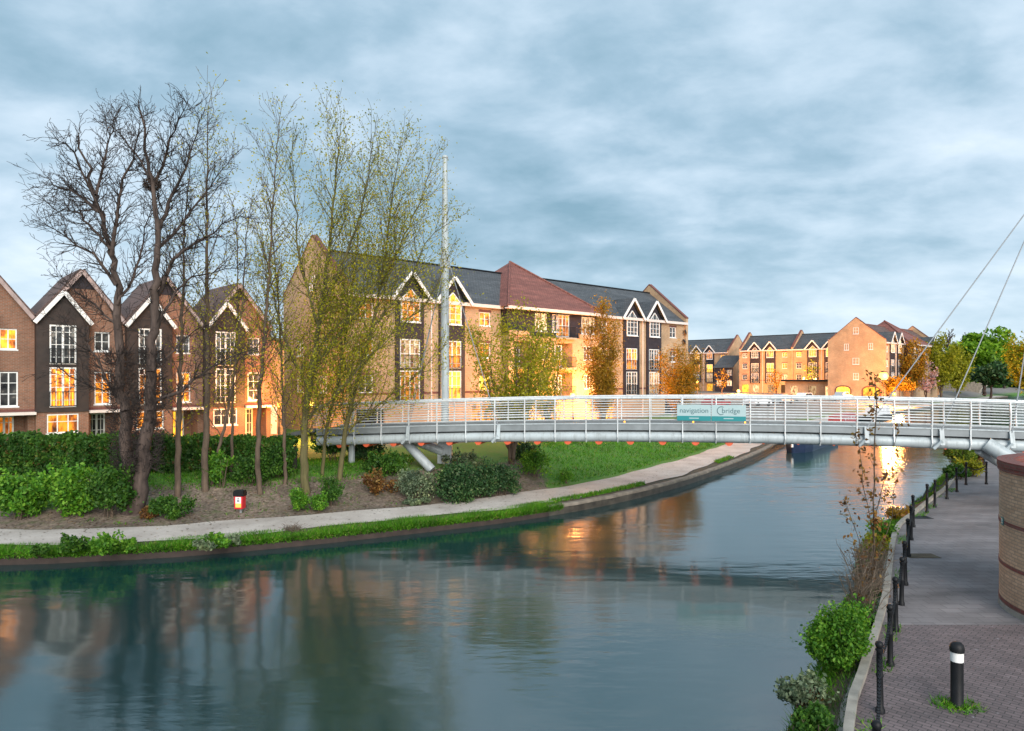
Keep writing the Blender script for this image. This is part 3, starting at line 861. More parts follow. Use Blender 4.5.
def block(name, label, loc, ang, Ln, D, bays, wins, parapets, hip=None, ground=(), roof='slate', gablewins=()):
    T = thing(name, label, 'building', loc, ang)
    holes = []
    wl = []
    for s, rows in wins:
        for (zc_, h), c in zip(((9.15, 1.15), (6.5, 1.25), (3.75, 1.3)), rows):
            if c == 'x': continue
            holes.append((s-0.6, s+0.6, zc_-h/2, zc_+h/2)); wl.append((s, zc_-h/2, 1.2, h, c))
    gl = []
    for s, ww, c in ground:
        holes.append((s-ww/2, s+ww/2, 0.02, 1.95)); gl.append((s, ww, c))
    m = MB()
    segs = [(0.0, Ln)] if not hip else [(0.0, hip[0]), (hip[1], Ln)]
    for a, b in segs:
        m.wall(a, b, -0.5, EAVE, [h for h in holes if a < (h[0]+h[1])/2 < b], 0.0, 0.16)
    m.poly([(Ln,D,-0.5),(0,D,-0.5),(0,D,EAVE),(Ln,D,EAVE)])
    m.build('wall', M['buff'], T)
    for s, z, ww, h, c in wl:
        o = window(T, s, 0.08, z, ww, h, 'plain', c)
        lm = MB(); lm.box(-ww/2-0.1, ww/2+0.1, -0.092, -0.06, h+0.002, h+0.2); lm.build('brick_lintel', M['redband'], o)
    for s, ww, c in gl:
        q = MB(); q.poly([(-ww/2,0,0),(ww/2,0,0),(ww/2,0,1.95),(-ww/2,0,1.95)])
        q.build('garage_door', {'o': M['lit_o'], 'y': M['lit_y'], 'p': M['lit_p'], '-': M['black'], 'w': M['white']}[c], T, loc=(s, 0.155, 0))
    for a, b in segs:
        xs = [a] + sorted(x for s in bays for x in (s[0]-1.3, s[0]+1.3) if a < s[0] < b) + [b]
        for p, q in zip(xs[::2], xs[1::2]):
            if q-p > 0.05: bd = MB(); bd.box(p, q, -0.03, 0.02, 2.94, 3.1); bd.build('sill_band', M['redband'], T)
    # roof
    r = MB(); k = (RIDGE-EAVE)/(D/2)
    for a, b in zip(parapets, parapets[1:]):
        a2, b2 = a+0.12, b-0.12
        r.slab([(a2,-0.35,EAVE-0.35*k+0.1),(b2,-0.35,EAVE-0.35*k+0.1),(b2,D/2,RIDGE+0.1),(a2,D/2,RIDGE+0.1)], 0.12)
        r.slab([(b2,D+0.35,EAVE-0.35*k+0.1),(a2,D+0.35,EAVE-0.35*k+0.1),(a2,D/2,RIDGE+0.1),(b2,D/2,RIDGE+0.1)], 0.12)
    r.build('roof', M[roof], T)
    rt = MB()
    for a, b in zip(parapets, parapets[1:]): rt.tube([(a+0.12,D/2,RIDGE+0.12),(b-0.12,D/2,RIDGE+0.12)], 0.11, 6)
    rt.build('ridge_tiles', M['black'] if roof == 'slate' else M['redroof'], T)
    for a, b in segs:
        g = MB(); g.box(a, b, -0.36, -0.01, EAVE-0.30, EAVE-0.18); g.box(a, b, -0.40, -0.36, EAVE-0.32, EAVE-0.05)
        g.build('eaves_board', M['fascia'], T)
    for s, lits in bays: bay(T, s, lits, D)
    # drainpipes between paired bays
    for (s0, _), (s1, _) in zip(bays, bays[1:]):
        if s1-s0 < 4.6:
            dp = MB(); dp.tube([((s0+s1)/2,-0.10,0),((s0+s1)/2,-0.10,EAVE-0.3)], 0.06, 6); dp.build('drainpipe', M['fascia'], T)
    for i, x in enumerate(parapets):
        gable_end(T, x-0.2, x+0.2, D)
    for side, y, z, ww, h, c in gablewins:
        if side == 'l': window(T, -0.215, y, z, ww, h, 'plain', c, R(-90))
        else: window(T, Ln+0.215, y, z, ww, h, 'plain', c, R(90))
    if hip:
        s0, s1 = hip; yf = -1.0; mid = (s0+s1)/2
        cols = [(s0+1.6, 1.9), (s1-5.0, 2.1)]                 # recessed balconies
        m = MB(); hl = []
        for s, ww in cols:
            for z in (2.4, 5.1): hl.append((s-ww/2, s+ww/2, z, z+2.25))
        ws = [s0+4.2, s0+6.0, s1-1.7]
        for s in ws:
            for z in (3.1, 5.85): hl.append((s-0.65, s+0.65, z, z+1.3))
        m.wall(s0, s1, -0.5, 7.85, hl, yf, 0.14)
        m.poly([(s0,0,-0.5),(s0,yf,-0.5),(s0,yf,7.85),(s0,0,7.85)]); m.poly([(s1,yf,-0.5),(s1,0,-0.5),(s1,0,7.85),(s1,yf,7.85)])
        for s, ww in cols:                                      # back and sides of the recesses
            for z in (2.4, 5.1):
                a, b = s-ww/2, s+ww/2
                m.poly([(a,0.3,z),(b,0.3,z),(b,0.3,z+2.25),(a,0.3,z+2.25)])
                m.poly([(a,yf+0.14,z),(a,0.3,z),(a,0.3,z+2.25),(a,yf+0.14,z+2.25)]); m.poly([(b,0.3,z),(b,yf+0.14,z),(b,yf+0.14,z+2.25),(b,0.3,z+2.25)])
                m.poly([(a,yf+0.14,z+2.25),(a,0.3,z+2.25),(b,0.3,z+2.25),(b,yf+0.14,z+2.25)]); m.poly([(a,0.3,z),(a,yf+0.14,z),(b,yf+0.14,z),(b,0.3,z)])
        m.build('projecting_wall', M['buff'], T)
        for s, ww in cols:
            for z, c in ((2.4, 'o'), (5.1, 'o')):
                window(T, s+0.1, 0.24, z+0.05, 1.5, 2.05, 'door', c if s > mid else '-')
                sl = MB(); sl.box(s-ww/2-0.1, s+ww/2+0.1, yf-0.5, yf+0.1, z-0.18, z-0.02); sl.build('balcony_slab', M['concrete'], T)
                juliet(T, s, yf-0.45, z, ww, 1.0)
        for s in ws:
            for z in (3.1, 5.85): window(T, s, yf+0.07, z, 1.3, 1.3, 'tri', 'p' if s < mid else rnd.choice('-p'))
        # dark clad top storey
        d = MB(); yt = yf + 0.25
        hl = [(s1-5.9, s1-4.1, 7.95, 10.0), (s1-2.4, s1-0.5, 8.35, 9.95), (s0+3.4, s0+4.9, 8.35, 9.95), (s0+5.6, s0+6.4, 8.35, 9.95)]
        d.wall(s0+0.05, s1-0.05, 7.85, EAVE+0.1, hl, yt, 0.10)
        d.poly([(s0+0.05,0,7.85),(s0+0.05,yt,7.85),(s0+0.05,yt,EAVE),(s0+0.05,0,EAVE)]); d.poly([(s1-0.05,yt,7.85),(s1-0.05,0,7.85),(s1-0.05,0,EAVE),(s1-0.05,yt,EAVE)])
        d.poly([(s0,yf,7.85),(s1,yf,7.85),(s1,yt,7.851),(s0,yt,7.851)])
        d.build('upper_cladding', M['dark'], T)
        for (a, b, z0, z1), c in zip(hl, 'ooyp' if False else ('o', 'p', 'p', '-')):
            window(T, (a+b)/2, yt+0.06, z0, b-a, z1-z0, 'door' if z0 < 8 else 'tri', c)
        juliet(T, s1-5.0, yf-0.35, 7.9, 2.2, 0.95)
        sl = MB(); sl.box(s1-6.2, s1-3.8, yf-0.45, yf-0.01, 7.70, 7.86); sl.build('balcony_slab', M['concrete'], T)
        bp = MB(); bp.box(s1-3.0, s1, yf-0.12, yf+0.1, 7.86, 8.25); bp.box(s0, s0+2.4, yf-0.12, yf+0.1, 7.86, 8.25); bp.build('parapet', M['buff'], T)
        ap = (mid, D*0.56, 15.45); e = 0.45; ze = EAVE-0.12
        A = (s0-e, yf-e, ze); B = (s1+e, yf-e, ze); Cc = (s1+e, D+1, ze); Dd = (s0-e, D+1, ze)
        h = MB()
        for p, q in ((A,B),(B,Cc),(Cc,Dd),(Dd,A)): h.poly([p, q, ap])
        h.build('hip_roof', M['redroof'], T)
        hr = MB()
        for p in (A, B): hr.tube([Vector(p)+Vector((0,0,0.02)), Vector(ap)+Vector((0,0,0.04))], 0.12, 6)
        hr.build('hip_tiles', M['redroof'], T)
        g = MB(); g.box(s0-e, s1+e, yf-e-0.05, yf-e+0.0, ze-0.22, ze+0.03); g.box(s0-e, s1+e, yf-e+0.0, yf, ze-0.2, ze-0.1)
        g.build('eaves_board', M['fascia'], T)
    return T

ZG = 1.58
A0 = Vector((-11.9, 50.3, ZG))
block('apartment_block', 'long buff brick apartment block with red hipped roof in its middle, behind the white mast', A0, EA, 43.0, 9.6,
      [(5.4, ('o','p','o')), (9.5, ('y','o','y')), (33.0, ('-','o','-')), (36.9, ('-','-','p'))],
      [(1.6, 'oo-'), (13.1, 'ooy'), (28.6, '-pp'), (40.6, '---')],
      [0.0, 43.0], hip=(14.9, 26.9), ground=[(2.0, 2.4, '-'), (12.8, 2.2, 'o'), (29.0, 2.4, 'y'), (40.3, 2.4, '-')],
      gablewins=[('l', 3.0, 5.9, 0.9, 1.2, '-'), ('l', 6.8, 5.9, 0.9, 1.2, '-'), ('l', 3.0, 3.1, 0.9, 1.2, '-'), ('l', 6.8, 3.1, 0.9, 1.2, 'o'), ('l', 4.8, 10.9, 0.8, 1.1, '-')])
ZG2 = 1.7
block('apartment_block', 'buff brick apartment block whose broad gable end faces the marina beside the brightest lamp', (68.1, 128.0, ZG2), EA + R(1.5), 33.5, 9.8,
      [(4.0, ('p','-','-')), (8.0, ('p','-','-')), (29.6, ('-','-','-'))],
      [(1.3, '---'), (26.0, '-p-'), (32.3, '---')],
      [0.0, 33.5], hip=(11.0, 23.0), roof='brownroof', ground=[(1.6, 1.8, 'o')],
      gablewins=[('l', 4.9, 12.0, 0.95, 1.25, 'p'), ('l', 2.3, 9.0, 0.8, 1.2, '-'), ('l', 6.6, 9.0, 0.8, 1.2, 'p'), ('l', 4.9, 6.3, 1.15, 1.2, 'y'), ('l', 4.9, 3.4, 0.95, 1.25, '-')])
for yy, ww in ((7.2, 2.5), (2.2, 2.8)):
    T = bpy.data.objects['apartment_block.001']
    arc = lambda w, h, s: [(yy-w/2, 0.0)] + [(yy - w/2*math.cos(math.pi*i/10), h + s*math.sin(math.pi*i/10)) for i in range(11)] + [(yy+w/2, 0.0)]
    m = MB(); m.prism(arc(ww+0.5, 1.5, 0.85), -0.26, -0.19, 'x'); fr = m.build('arch_surround', M['redband'], T)
    m = MB(); m.prism(arc(ww, 1.5, 0.6), -0.28, -0.2, 'x'); m.build('arch_opening', M['lit_y'], T)
a2 = EA - R(90) + R(1.5)
block('apartment_block', 'apartment terrace in two roofed halves with four dark bays, left of the broad gable end', (57.0, 174.7, ZG2), a2, 29.5, 9.6,
      [(3.9, ('p','p','-')), (7.8, ('o','y','o')), (18.0, ('y','-','-')), (21.9, ('y','-','-'))],
      [(1.2, 'p--'), (11.3, 'yyp'), (14.7, 'y--'), (25.6, '-o-')],
      [0.0, 13.2, 29.5], ground=[(1.3, 1.7, 'y'), (4.0, 1.6, 'p'), (8.0, 1.7, 'p'), (11.5, 2.2, '-'), (14.7, 1.6, 'p'), (18, 1.8, 'p'), (22, 1.8, 'o')])
block('apartment_block', 'farthest apartment terrace with slate roof and lit dormers, half hidden by the long block', (39.75, 203.0, ZG2), a2, 25.0, 9.6,
      [(6.0, ('o','p','p')), (15.7, ('y','o','-')), (19.6, ('o','y','p'))],
      [(1.5, 'ooo'), (11.0, 'opo'), (23.3, 'yp-')],
      [0.0, 25.0], ground=[(19.5, 1.8, 'y'), (23.2, 2.0, 'y'), (15.5, 1.8, 'o')])
# low dark link between the two far terraces
T = thing('link_building', 'low dark stair link between the two far terraces', 'building', (55.8, 178.6, ZG2), a2)
m = MB(); m.wall(-4.5, 0.6, -0.4, 6.3, [(-1.0, 0.3, 4.3, 5.6), (-1.0, 0.3, 1.6, 2.9), (-3.9, -2.6, 1.6, 2.9)], 0, 0.12); m.poly([(-4.5,6,-0.4),(-4.5,0,-0.4),(-4.5,0,6.3),(-4.5,6,6.3)]); m.build('wall', M['dark'], T)
m = MB(); m.slab([(-4.8,-0.4,6.2),(0.7,-0.4,6.2),(0.7,4.5,9.4),(-4.8,4.5,9.4)], 0.12); m.build('roof', M['slate'], T)
for x, z in ((-0.35, 4.3), (-0.35, 1.6), (-3.25, 1.6)): window(T, x, 0.06, z, 1.3, 1.3, 'tri', 'p')

# satellite dishes on the long block's far end
for k, (u, v) in enumerate(((685.6, 332), (684.6, 341.5))):
    base = P(u, v, 79.0)
    T = thing('satellite_dish', ['upper dark satellite dish on the far corner of the long block', 'lower dark satellite dish on the far corner of the long block'][k], 'satellite dish', base, EA, 'dishes on the block corner')
    m = MB(); m.lathe([(0.02,0.10),(0.2,0.06),(0.33,0.0),(0.34,-0.02),(0.2,0.03),(0.02,0.07)], k=14)
    o = m.build('dish', M['black'], T); o.rotation_euler = (R(70), 0, R(25))
    m = MB(); m.tube([(0,0,0),(-0.1,0.15,-0.15),(-0.2,0.6,-0.15)], 0.025, 6); m.build('bracket', M['greypost'], T)

# ------------------------------------------------------------------ brown brick town houses on the left
H0 = Vector((-25.1, 40.8, 0)) - E1*2.28
HW, HD, HZ = 4.56, 5.2, 1.75
def town_house(i, label, lits):
    loc = H0 + E1*(HW*(i-1)); T = thing('town_house', label, 'house', (loc.x, loc.y, HZ), EA, 'gabled town houses behind the hedge')
    ev, ap = 7.35, 10.25; W = HW
    hole = [(2.95, 3.75, 5.65, 6.8), (2.95, 3.8, 2.5, 4.45), (2.75, 4.25, -0.4, 2.0)]
    m = MB(); m.wall(0, W, -0.4, ev, hole, 0, 0.16)
    m.poly([(0,0,ev),(W,0,ev),(W/2,0,ap)]); m.poly([(W,HD,-0.4),(0,HD,-0.4),(0,HD,ev),(W,HD,ev)]); m.poly([(W,HD,ev),(0,HD,ev),(W/2,HD,ap)])
    m.poly([(W,0,-0.4),(W,HD,-0.4),(W,HD,ev),(W,0,ev)]); m.poly([(0,HD,-0.4),(0,0,-0.4),(0,0,ev),(0,HD,ev)])
    m.poly([(2.75,1.2,-0.4),(4.25,1.2,-0.4),(4.25,1.2,2.0),(2.75,1.2,2.0)]); m.poly([(2.75,0.16,-0.4),(2.75,1.2,-0.4),(2.75,1.2,2.0),(2.75,0.16,2.0)]); m.poly([(4.25,1.2,-0.4),(4.25,0.16,-0.4),(4.25,0.16,2.0),(4.25,1.2,2.0)])
    m.poly([(2.75,0.16,2.0),(2.75,1.2,2.0),(4.25,1.2,2.0),(4.25,0.16,2.0)])
    m.build('wall', M['brown'], T)
    # dark triangle at the gable tip
    m = MB(); m.prism([(W/2-0.72, ap-0.98), (W/2+0.72, ap-0.98), (W/2, ap-0.05)], -0.03, 0.02); m.build('gable_tip', M['dark'], T)
    r = MB(); e = 0.0; s = (ap-ev)/(W/2)
    r.slab([(0.02,HD,ev+0.1),(0.02,-0.3,ev+0.1),(W/2,-0.3,ap+0.1),(W/2,HD,ap+0.1)], -0.12)
    r.slab([(W-0.02,-0.3,ev+0.1),(W-0.02,HD,ev+0.1),(W/2,HD,ap+0.1),(W/2,-0.3,ap+0.1)], -0.12)
    r.build('roof', M['brownroof'], T)
    b = MB()
    b.bar((0.04,-0.33,ev-0.02),(W/2,-0.33,ap+0.02),0.06,0.2); b.bar((W-0.04,-0.335,ev-0.02),(W/2,-0.335,ap+0.02),0.06,0.2)
    b.build('bargeboard', M['bargegrey'], T)
    # dark clad front bay with its own lower gable
    yb = -0.55; bw = 2.55; bap = 8.95; c = MB()
    hb = [(0.62, 1.92, 4.85, 7.1), (0.62, 1.92, 2.4, 4.7)]
    c.wall(0.0, bw, 2.15, ev, hb, yb, 0.1); c.poly([(0,yb,ev),(bw,yb,ev),(bw/2,yb,bap)])
    c.poly([(0,0,2.15),(0,yb,2.15),(0,yb,ev),(0,0,ev)]); c.poly([(bw,yb,2.15),(bw,0,2.15),(bw,0,ev),(bw,yb,ev)]); c.poly([(0,0,2.15),(bw,0,2.15),(bw,yb,2.15),(0,yb,2.15)])
    c.build('bay_cladding', M['darkbrown'], T)
    g = MB(); g.wall(0.0, bw, -0.4, 2.15, [(0.5, 2.05, 0.95, 2.05)], yb+0.06, 0.12); g.poly([(0,0,-0.4),(0,yb+0.06,-0.4),(0,yb+0.06,2.15),(0,0,2.15)]); g.poly([(bw,yb+0.06,-0.4),(bw,0,-0.4),(bw,0,2.15),(bw,yb+0.06,2.15)])
    g.build('bay_base', M['brown'], T)
    r = MB(); lo = ev-0.12
    r.slab([(-0.12,-0.02,lo),(-0.12,yb-0.25,lo),(bw/2,yb-0.25,bap+0.08),(bw/2,-0.02,bap+0.08)], -0.09)
    r.slab([(bw+0.12,yb-0.25,lo),(bw+0.12,-0.02,lo),(bw/2,-0.02,bap+0.08),(bw/2,yb-0.25,bap+0.08)], -0.09)
    r.build('bay_roof', M['brownroof'], T)
    b = MB(); b.bar((-0.12,yb-0.29,lo-0.08),(bw/2,yb-0.29,bap),0.06,0.22); b.bar((bw+0.12,yb-0.295,lo-0.08),(bw/2,yb-0.295,bap),0.06,0.22); b.build('bargeboard', M['white'], T)
    window(T, 1.27, yb+0.04, 4.86, 1.3, 2.22, 'door', lits[0]); window(T, 1.27, yb+0.04, 2.42, 1.3, 2.26, 'door', lits[1])
    juliet(T, 1.27, yb-0.07, 4.85, 1.3, 0.9); juliet(T, 1.27, yb-0.07, 2.42, 1.3, 0.9)
    window(T, 1.275, yb+0.12, 0.96, 1.54, 1.08, 'tri', lits[2])
    window(T, 3.35, 0.08, 5.66, 0.8, 1.13, 'plain', lits[3]); window(T, 3.375, 0.08, 2.52, 0.84, 1.9, 'grid', lits[4])
    window(T, 3.3, 1.16, -0.1, 0.9, 2.05, 'door', lits[5])
    cn = MB(); cn.box(2.58, W-0.02, -0.75, -0.004, 2.05, 2.2); cn.build('porch_canopy', M['fascia'], T)
    sb = MB(); sb.box(2.56, W, -0.02, 0.01, 2.22, 2.34); sb.build('brick_band', M['redband'], T)
    return T
town_house(0, 'brown brick gabled house cut by the left edge of the photo', ('-', '-', 'o', 'o', '-', 'o'))
town_house(1, 'gabled house with dark boarded bay just left of the big bare tree, lit windows', ('-', 'o', 'o', '-', 'o', '-'))
town_house(2, 'gabled house directly behind the twin stems of the bare tree', ('-', 'o', 'o', '-', 'o', 'y'))
town_house(3, 'gabled house at the right end of the row, mostly unlit behind the thin trees', ('-', '-', '-', '-', '-', '-'))
loc = H0 + E1*(HW*3 + 0.02) + E2*1.6
T = thing('side_wing', 'narrow lamp-lit brick wing at the right end of the house row', 'building', (loc.x, loc.y, HZ), EA)
m = MB(); m.wall(0, 1.7, -0.4, 6.9, [(0.5, 1.2, 0.0, 2.0)], 0, 0.15); m.poly([(1.7,0,-0.4),(1.7,7,-0.4),(1.7,7,6.9),(1.7,0,6.9)]); m.poly([(1.7,7,-0.4),(0,7,-0.4),(0,7,6.9),(1.7,7,6.9)]); m.build('wall', M['buff'], T)
m = MB(); m.slab([(0,-0.2,6.9),(1.95,-0.2,6.7),(1.95,7.2,6.7),(0,7.2,8.6)], 0.1); m.build('roof', M['brownroof'], T)
m = MB(); m.box(0.0, 0.7, 0, 0.1, 0, 2.0); m.build('door', M['white'], T, loc=(0.5, 0.1, 0))

# ------------------------------------------------------------------ footbridge
BD = Vector((0.976, -0.216, 0)).normalized(); BN = Vector((-BD.y, BD.x, 0))     # BN points away from the camera
BL0 = Vector((-4.1, 33.0, 0))
def zr(s): return 5.04 - 0.0013*(s-15)**2
def bp(s, n, dz): 
    p = BL0 + BD*s + BN*n; return Vector((p.x, p.y, zr(s)+dz))
BW = 2.7; SA, SB = -5.6, 31.0
br = thing('footbridge', 'white steel cable stayed footbridge spanning the canal, with curved railings and a tall mast', 'footbridge', bp(12, 1.3, -1.1))
BO = br.location.copy()
def bmb(): return MB()
def bbuild(m, name, mat, parent=br, smooth=False):
    m.v = [tuple(Vector(p)-BO) for p in m.v]
    return m.build(name, mat, parent, smooth)
ss = [SA + (SB-SA)*i/48 for i in range(49)]
def ribbon(m, n0, n1, z0, z1, sl=None):
    sl = sl or ss
    for a, b in zip(sl, sl[1:]):
        q = [bp(a,n0,z0), bp(b,n0,z0), bp(b,n1,z0), bp(a,n1,z0), bp(a,n0,z1), bp(b,n0,z1), bp(b,n1,z1), bp(a,n1,z1)]
        i = len(m.v); m.v += [tuple(p) for p in q]
        fs = [(0,3,2,1),(4,5,6,7),(0,1,5,4),(2,3,7,6)]
        if a == sl[0]: fs.append((3,0,4,7))
        if b == sl[-1]: fs.append((1,2,6,5))
        m.f += [tuple(i+k for k in f) for f in fs]
m = bmb(); ribbon(m, 0.12, BW-0.12, -1.34, -1.24); bbuild(m, 'deck', M['deck'])
for n0 in (0.0, BW-0.12):
    m = bmb(); ribbon(m, n0, n0+0.12, -1.44, -1.17); bbuild(m, 'deck_edge', M['steelgrey'])
    m = bmb(); ribbon(m, n0-0.03, n0+0.15, -1.17, -1.12); bbuild(m, 'edge_cap', M['steel'])
m = bmb(); m.tube([bp(s, 0.22, -1.735) for s in ss], 0.235, 16); bbuild(m, 'tube_beam', M['steel'], smooth=True)
m = bmb(); m.tube([bp(s, BW-0.22, -1.735) for s in ss], 0.235, 12); bbuild(m, 'tube_beam', M['steel'], smooth=True)
# posts (thin curved plates) and rails
PS = 1.40; posts = [SA + 0.6 + PS*i for i in range(int((SB-SA-0.8)/PS)+1)]
for side in (0, 1):
    sg = -1 if side == 0 else 1; n0 = 0.0 if side == 0 else BW
    for s in posts:
        m = bmb()
        prof = [(0.02, -0.02), (0.075, -0.45), (0.06, -0.85), (0.0, -1.15), (0.01, -1.45), (0.05, -1.75), (-0.10, -1.96)]
        for (a, za), (b2, zb) in zip(prof, prof[1:]):
            m.bar(bp(s, n0+sg*a, za+0.004), bp(s, n0+sg*b2, zb-0.004), 0.045, 0.085, BN)
        bbuild(m, 'post', M['rail'])
    m = bmb(); m.tube([bp(s, n0+sg*0.02, 0.0) for s in ss], 0.045, 8); bbuild(m, 'handrail', M['rail'], smooth=True)
    for k in range(8):
        z = -0.14 - 0.117*k; off = 0.03 + 0.05*math.sin(min(1, (k+1)/8)*2.4)
        m = bmb(); m.tube([bp(s, n0+sg*off - sg*0.05, z) for s in ss], 0.017, 5); bbuild(m, 'rail', M['rail'])
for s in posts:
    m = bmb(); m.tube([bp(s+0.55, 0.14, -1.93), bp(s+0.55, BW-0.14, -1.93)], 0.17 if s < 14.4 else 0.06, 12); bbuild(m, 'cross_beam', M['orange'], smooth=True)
# deck lights (lit)
for s in (9.3, 12.25, 14.4):
    m = bmb(); p = bp(s, 0.05, -1.1); m.lathe([(0.035,0),(0.035,0.05),(0.01,0.07)], p, 8); bbuild(m, 'deck_light', M['lampdim'])
# west mast on its plinth, with two raking struts
MX = P(445, 440, 35.9); mx, my = MX.x, MX.y
m = bmb(); m.tube([(mx,my,1.2),(mx,my,8),(mx,my,12),(mx,my,17.1)], [0.23,0.215,0.19,0.12], 14); bbuild(m, 'mast', M['steel'], smooth=True)
m = bmb(); m.lathe([(0.13,0),(0.16,0.03),(0.16,0.12),(0.05,0.18)], (mx,my,17.1), 12); bbuild(m, 'mast_cap', M['steel'], smooth=True)
m = bmb(); m.box(mx-0.36, mx+0.36, my-0.3, my+0.4, 0.8, 2.75); bbuild(m, 'plinth', M['steel'])
m = bmb(); m.lathe([(0.26,0),(0.26,0.5),(0.2,0.55)], (mx,my,11.5), 12); bbuild(m, 'cable_collar', M['steel'])
for a, b in ((P(432,470,34.1), P(400,436,34.6)), (Vector((mx-0.1,my-0.25,2.1)), P(408,438,35.5))):
    m = bmb(); m.tube([a, a.lerp(b,0.5), b], 0.23, 12); bbuild(m, 'strut', M['steel'], smooth=True)
def cable(a, b, r=0.022):
    m = bmb(); m.tube([a, b], r, 6); bbuild(m, 'cable', M['cable'])
def bracket(s, n, dz=-1.45):
    m = bmb(); p = bp(s, n, dz)
    sg = -1 if n < 1 else 1
    m.bar(p + Vector((0,0,0.30)), p + BN*sg*0.14 + Vector((0,0,-0.35)), 0.16, 0.05); m.tube([p + BN*sg*0.05 - BD*0.30 + Vector((0,0,-0.50)), p + BN*sg*0.10 + Vector((0,0,-0.18))], 0.07, 8)
    bbuild(m, 'cable_bracket', M['steel'])
top = Vector((mx, my, 11.9))
for s, n in ((-2.0, BW+0.1), (-0.8, -0.1), (3.6, -0.1)):
    bracket(s, n); cable(top + Vector((0,-0.1,0.15*s)), bp(s, n, -1.3))
# pale end screen and ramp at the west end
m = bmb(); 
for k in range(9):
    z = -0.02 - 0.117*k
    m.tube([bp(SA, 0.0, z), bp(SA-0.35, 0.25, z), bp(SA-0.5, 0.8, z), bp(SA-0.5, BW-0.8, z)], 0.014 if k else 0.04, 6)
bbuild(m, 'end_railing', M['steel'])
m = bmb(); q0 = bp(SA-0.1, 1.35, -1.24); q1 = q0 + Vector((-7, 5.5, -1.5)); m.bar(q0, q1, 1.9, 0.2); bbuild(m, 'ramp', M['deck'])
m = bmb(); p = bp(-4.3, 1.2, -1.5); m.tube([p, (p.x,p.y,1.0)], 0.16, 10); bbuild(m, 'column', M['steel'])
# east mast (outside the frame), strut and cables
m2 = P(1053, 440, 30.2); ex, ey = m2.x, m2.y
m = bmb(); m.tube([(ex,ey,0.7),(ex,ey,8),(ex,ey,12.4),(ex,ey,17.1)], [0.23,0.22,0.20,0.13], 14); bbuild(m, 'mast', M['steel'], smooth=True)
m = bmb(); a = bp(23.6, 0.12, -1.70); b2 = P(1048, 482, 26.9); m.tube([a, a.lerp(b2,0.4), b2], 0.30, 14); bbuild(m, 'strut', M['steel'], smooth=True)
m = bmb(); m.tube([bp(23.4, 0.35, -2.0), Vector((ex-0.6, ey-0.6, 0.9))], 0.14, 10); bbuild(m, 'strut', M['steel'], smooth=True)
tope = Vector((ex, ey, 14.6))
for u in (866, 941, 1011):
    k = (u-CU)/F; s = (k*BL0.y - BL0.x)/(BD.x - k*BD.y)
    bracket(s, -0.05); cable(tope, bp(s, -0.08, -1.2), 0.024)
# sign on the railing
def text(body, size, mat, name, parent, loc, rot, ext=0.004):
    cu = bpy.data.curves.new(name, 'FONT'); cu.body = body; cu.size = size; cu.extrude = ext; cu.align_x = 'CENTER'; cu.align_y = 'CENTER'
    o = bpy.data.objects.new('tmp', cu); COL.objects.link(o)
    dg = bpy.context.evaluated_depsgraph_get()
    me = bpy.data.meshes.new_from_object(o.evaluated_get(dg)); bpy.data.objects.remove(o); bpy.data.curves.remove(cu)
    me.materials.clear(); me.materials.append(mat)
    return link(name, me, parent, loc, rot)
def s_at(u):
    k = (u-CU)/F; return (k*BL0.y - BL0.x)/(BD.x - k*BD.y)
s0, s1 = s_at(677), s_at(745.5); sm = (s0+s1)/2; pw = (BD*(s1-s0)).length
o = bp(sm, -0.17, -0.76)
sgn = thing('bridge_sign', 'long pale banner sign with a teal strip fixed to the footbridge railing', 'sign', o, math.atan2(BD.y, BD.x))
m = MB(); m.box(-pw/2, -0.012, -0.012, 0.012, -0.24, 0.45); m.box(0.012, pw/2, -0.012, 0.012, -0.24, 0.45); m.build('panel', M['signwhite'], sgn)
m = MB(); m.box(-pw/2, -0.012, -0.017, 0.01, -0.245, -0.04); m.box(0.012, pw/2, -0.017, 0.01, -0.245, -0.04); m.build('teal_strip', M['teal'], sgn)
text('navigation', 0.30, M['signtext'], 'lettering', sgn, (-pw/4, -0.016, 0.19), (R(90),0,0))
text('bridge', 0.30, M['signtext'], 'lettering', sgn, (pw/4+0.1, -0.016, 0.19), (R(90),0,0))
m = MB(); pts = [(0.42 + 0.17*math.cos(t), -0.016, 0.2 + 0.17*math.sin(t)) for t in [R(60)+R(240)*i/12 for i in range(13)]]
m.tube(pts, 0.016, 5); m.build('emblem', M['signtext'], sgn)
for cx in (-pw/4, pw/4): m = MB(); m.box(cx-0.2, cx+0.2, -0.021, -0.016, -0.155, -0.115); m.build('strip_text', M['signwhite'], sgn)

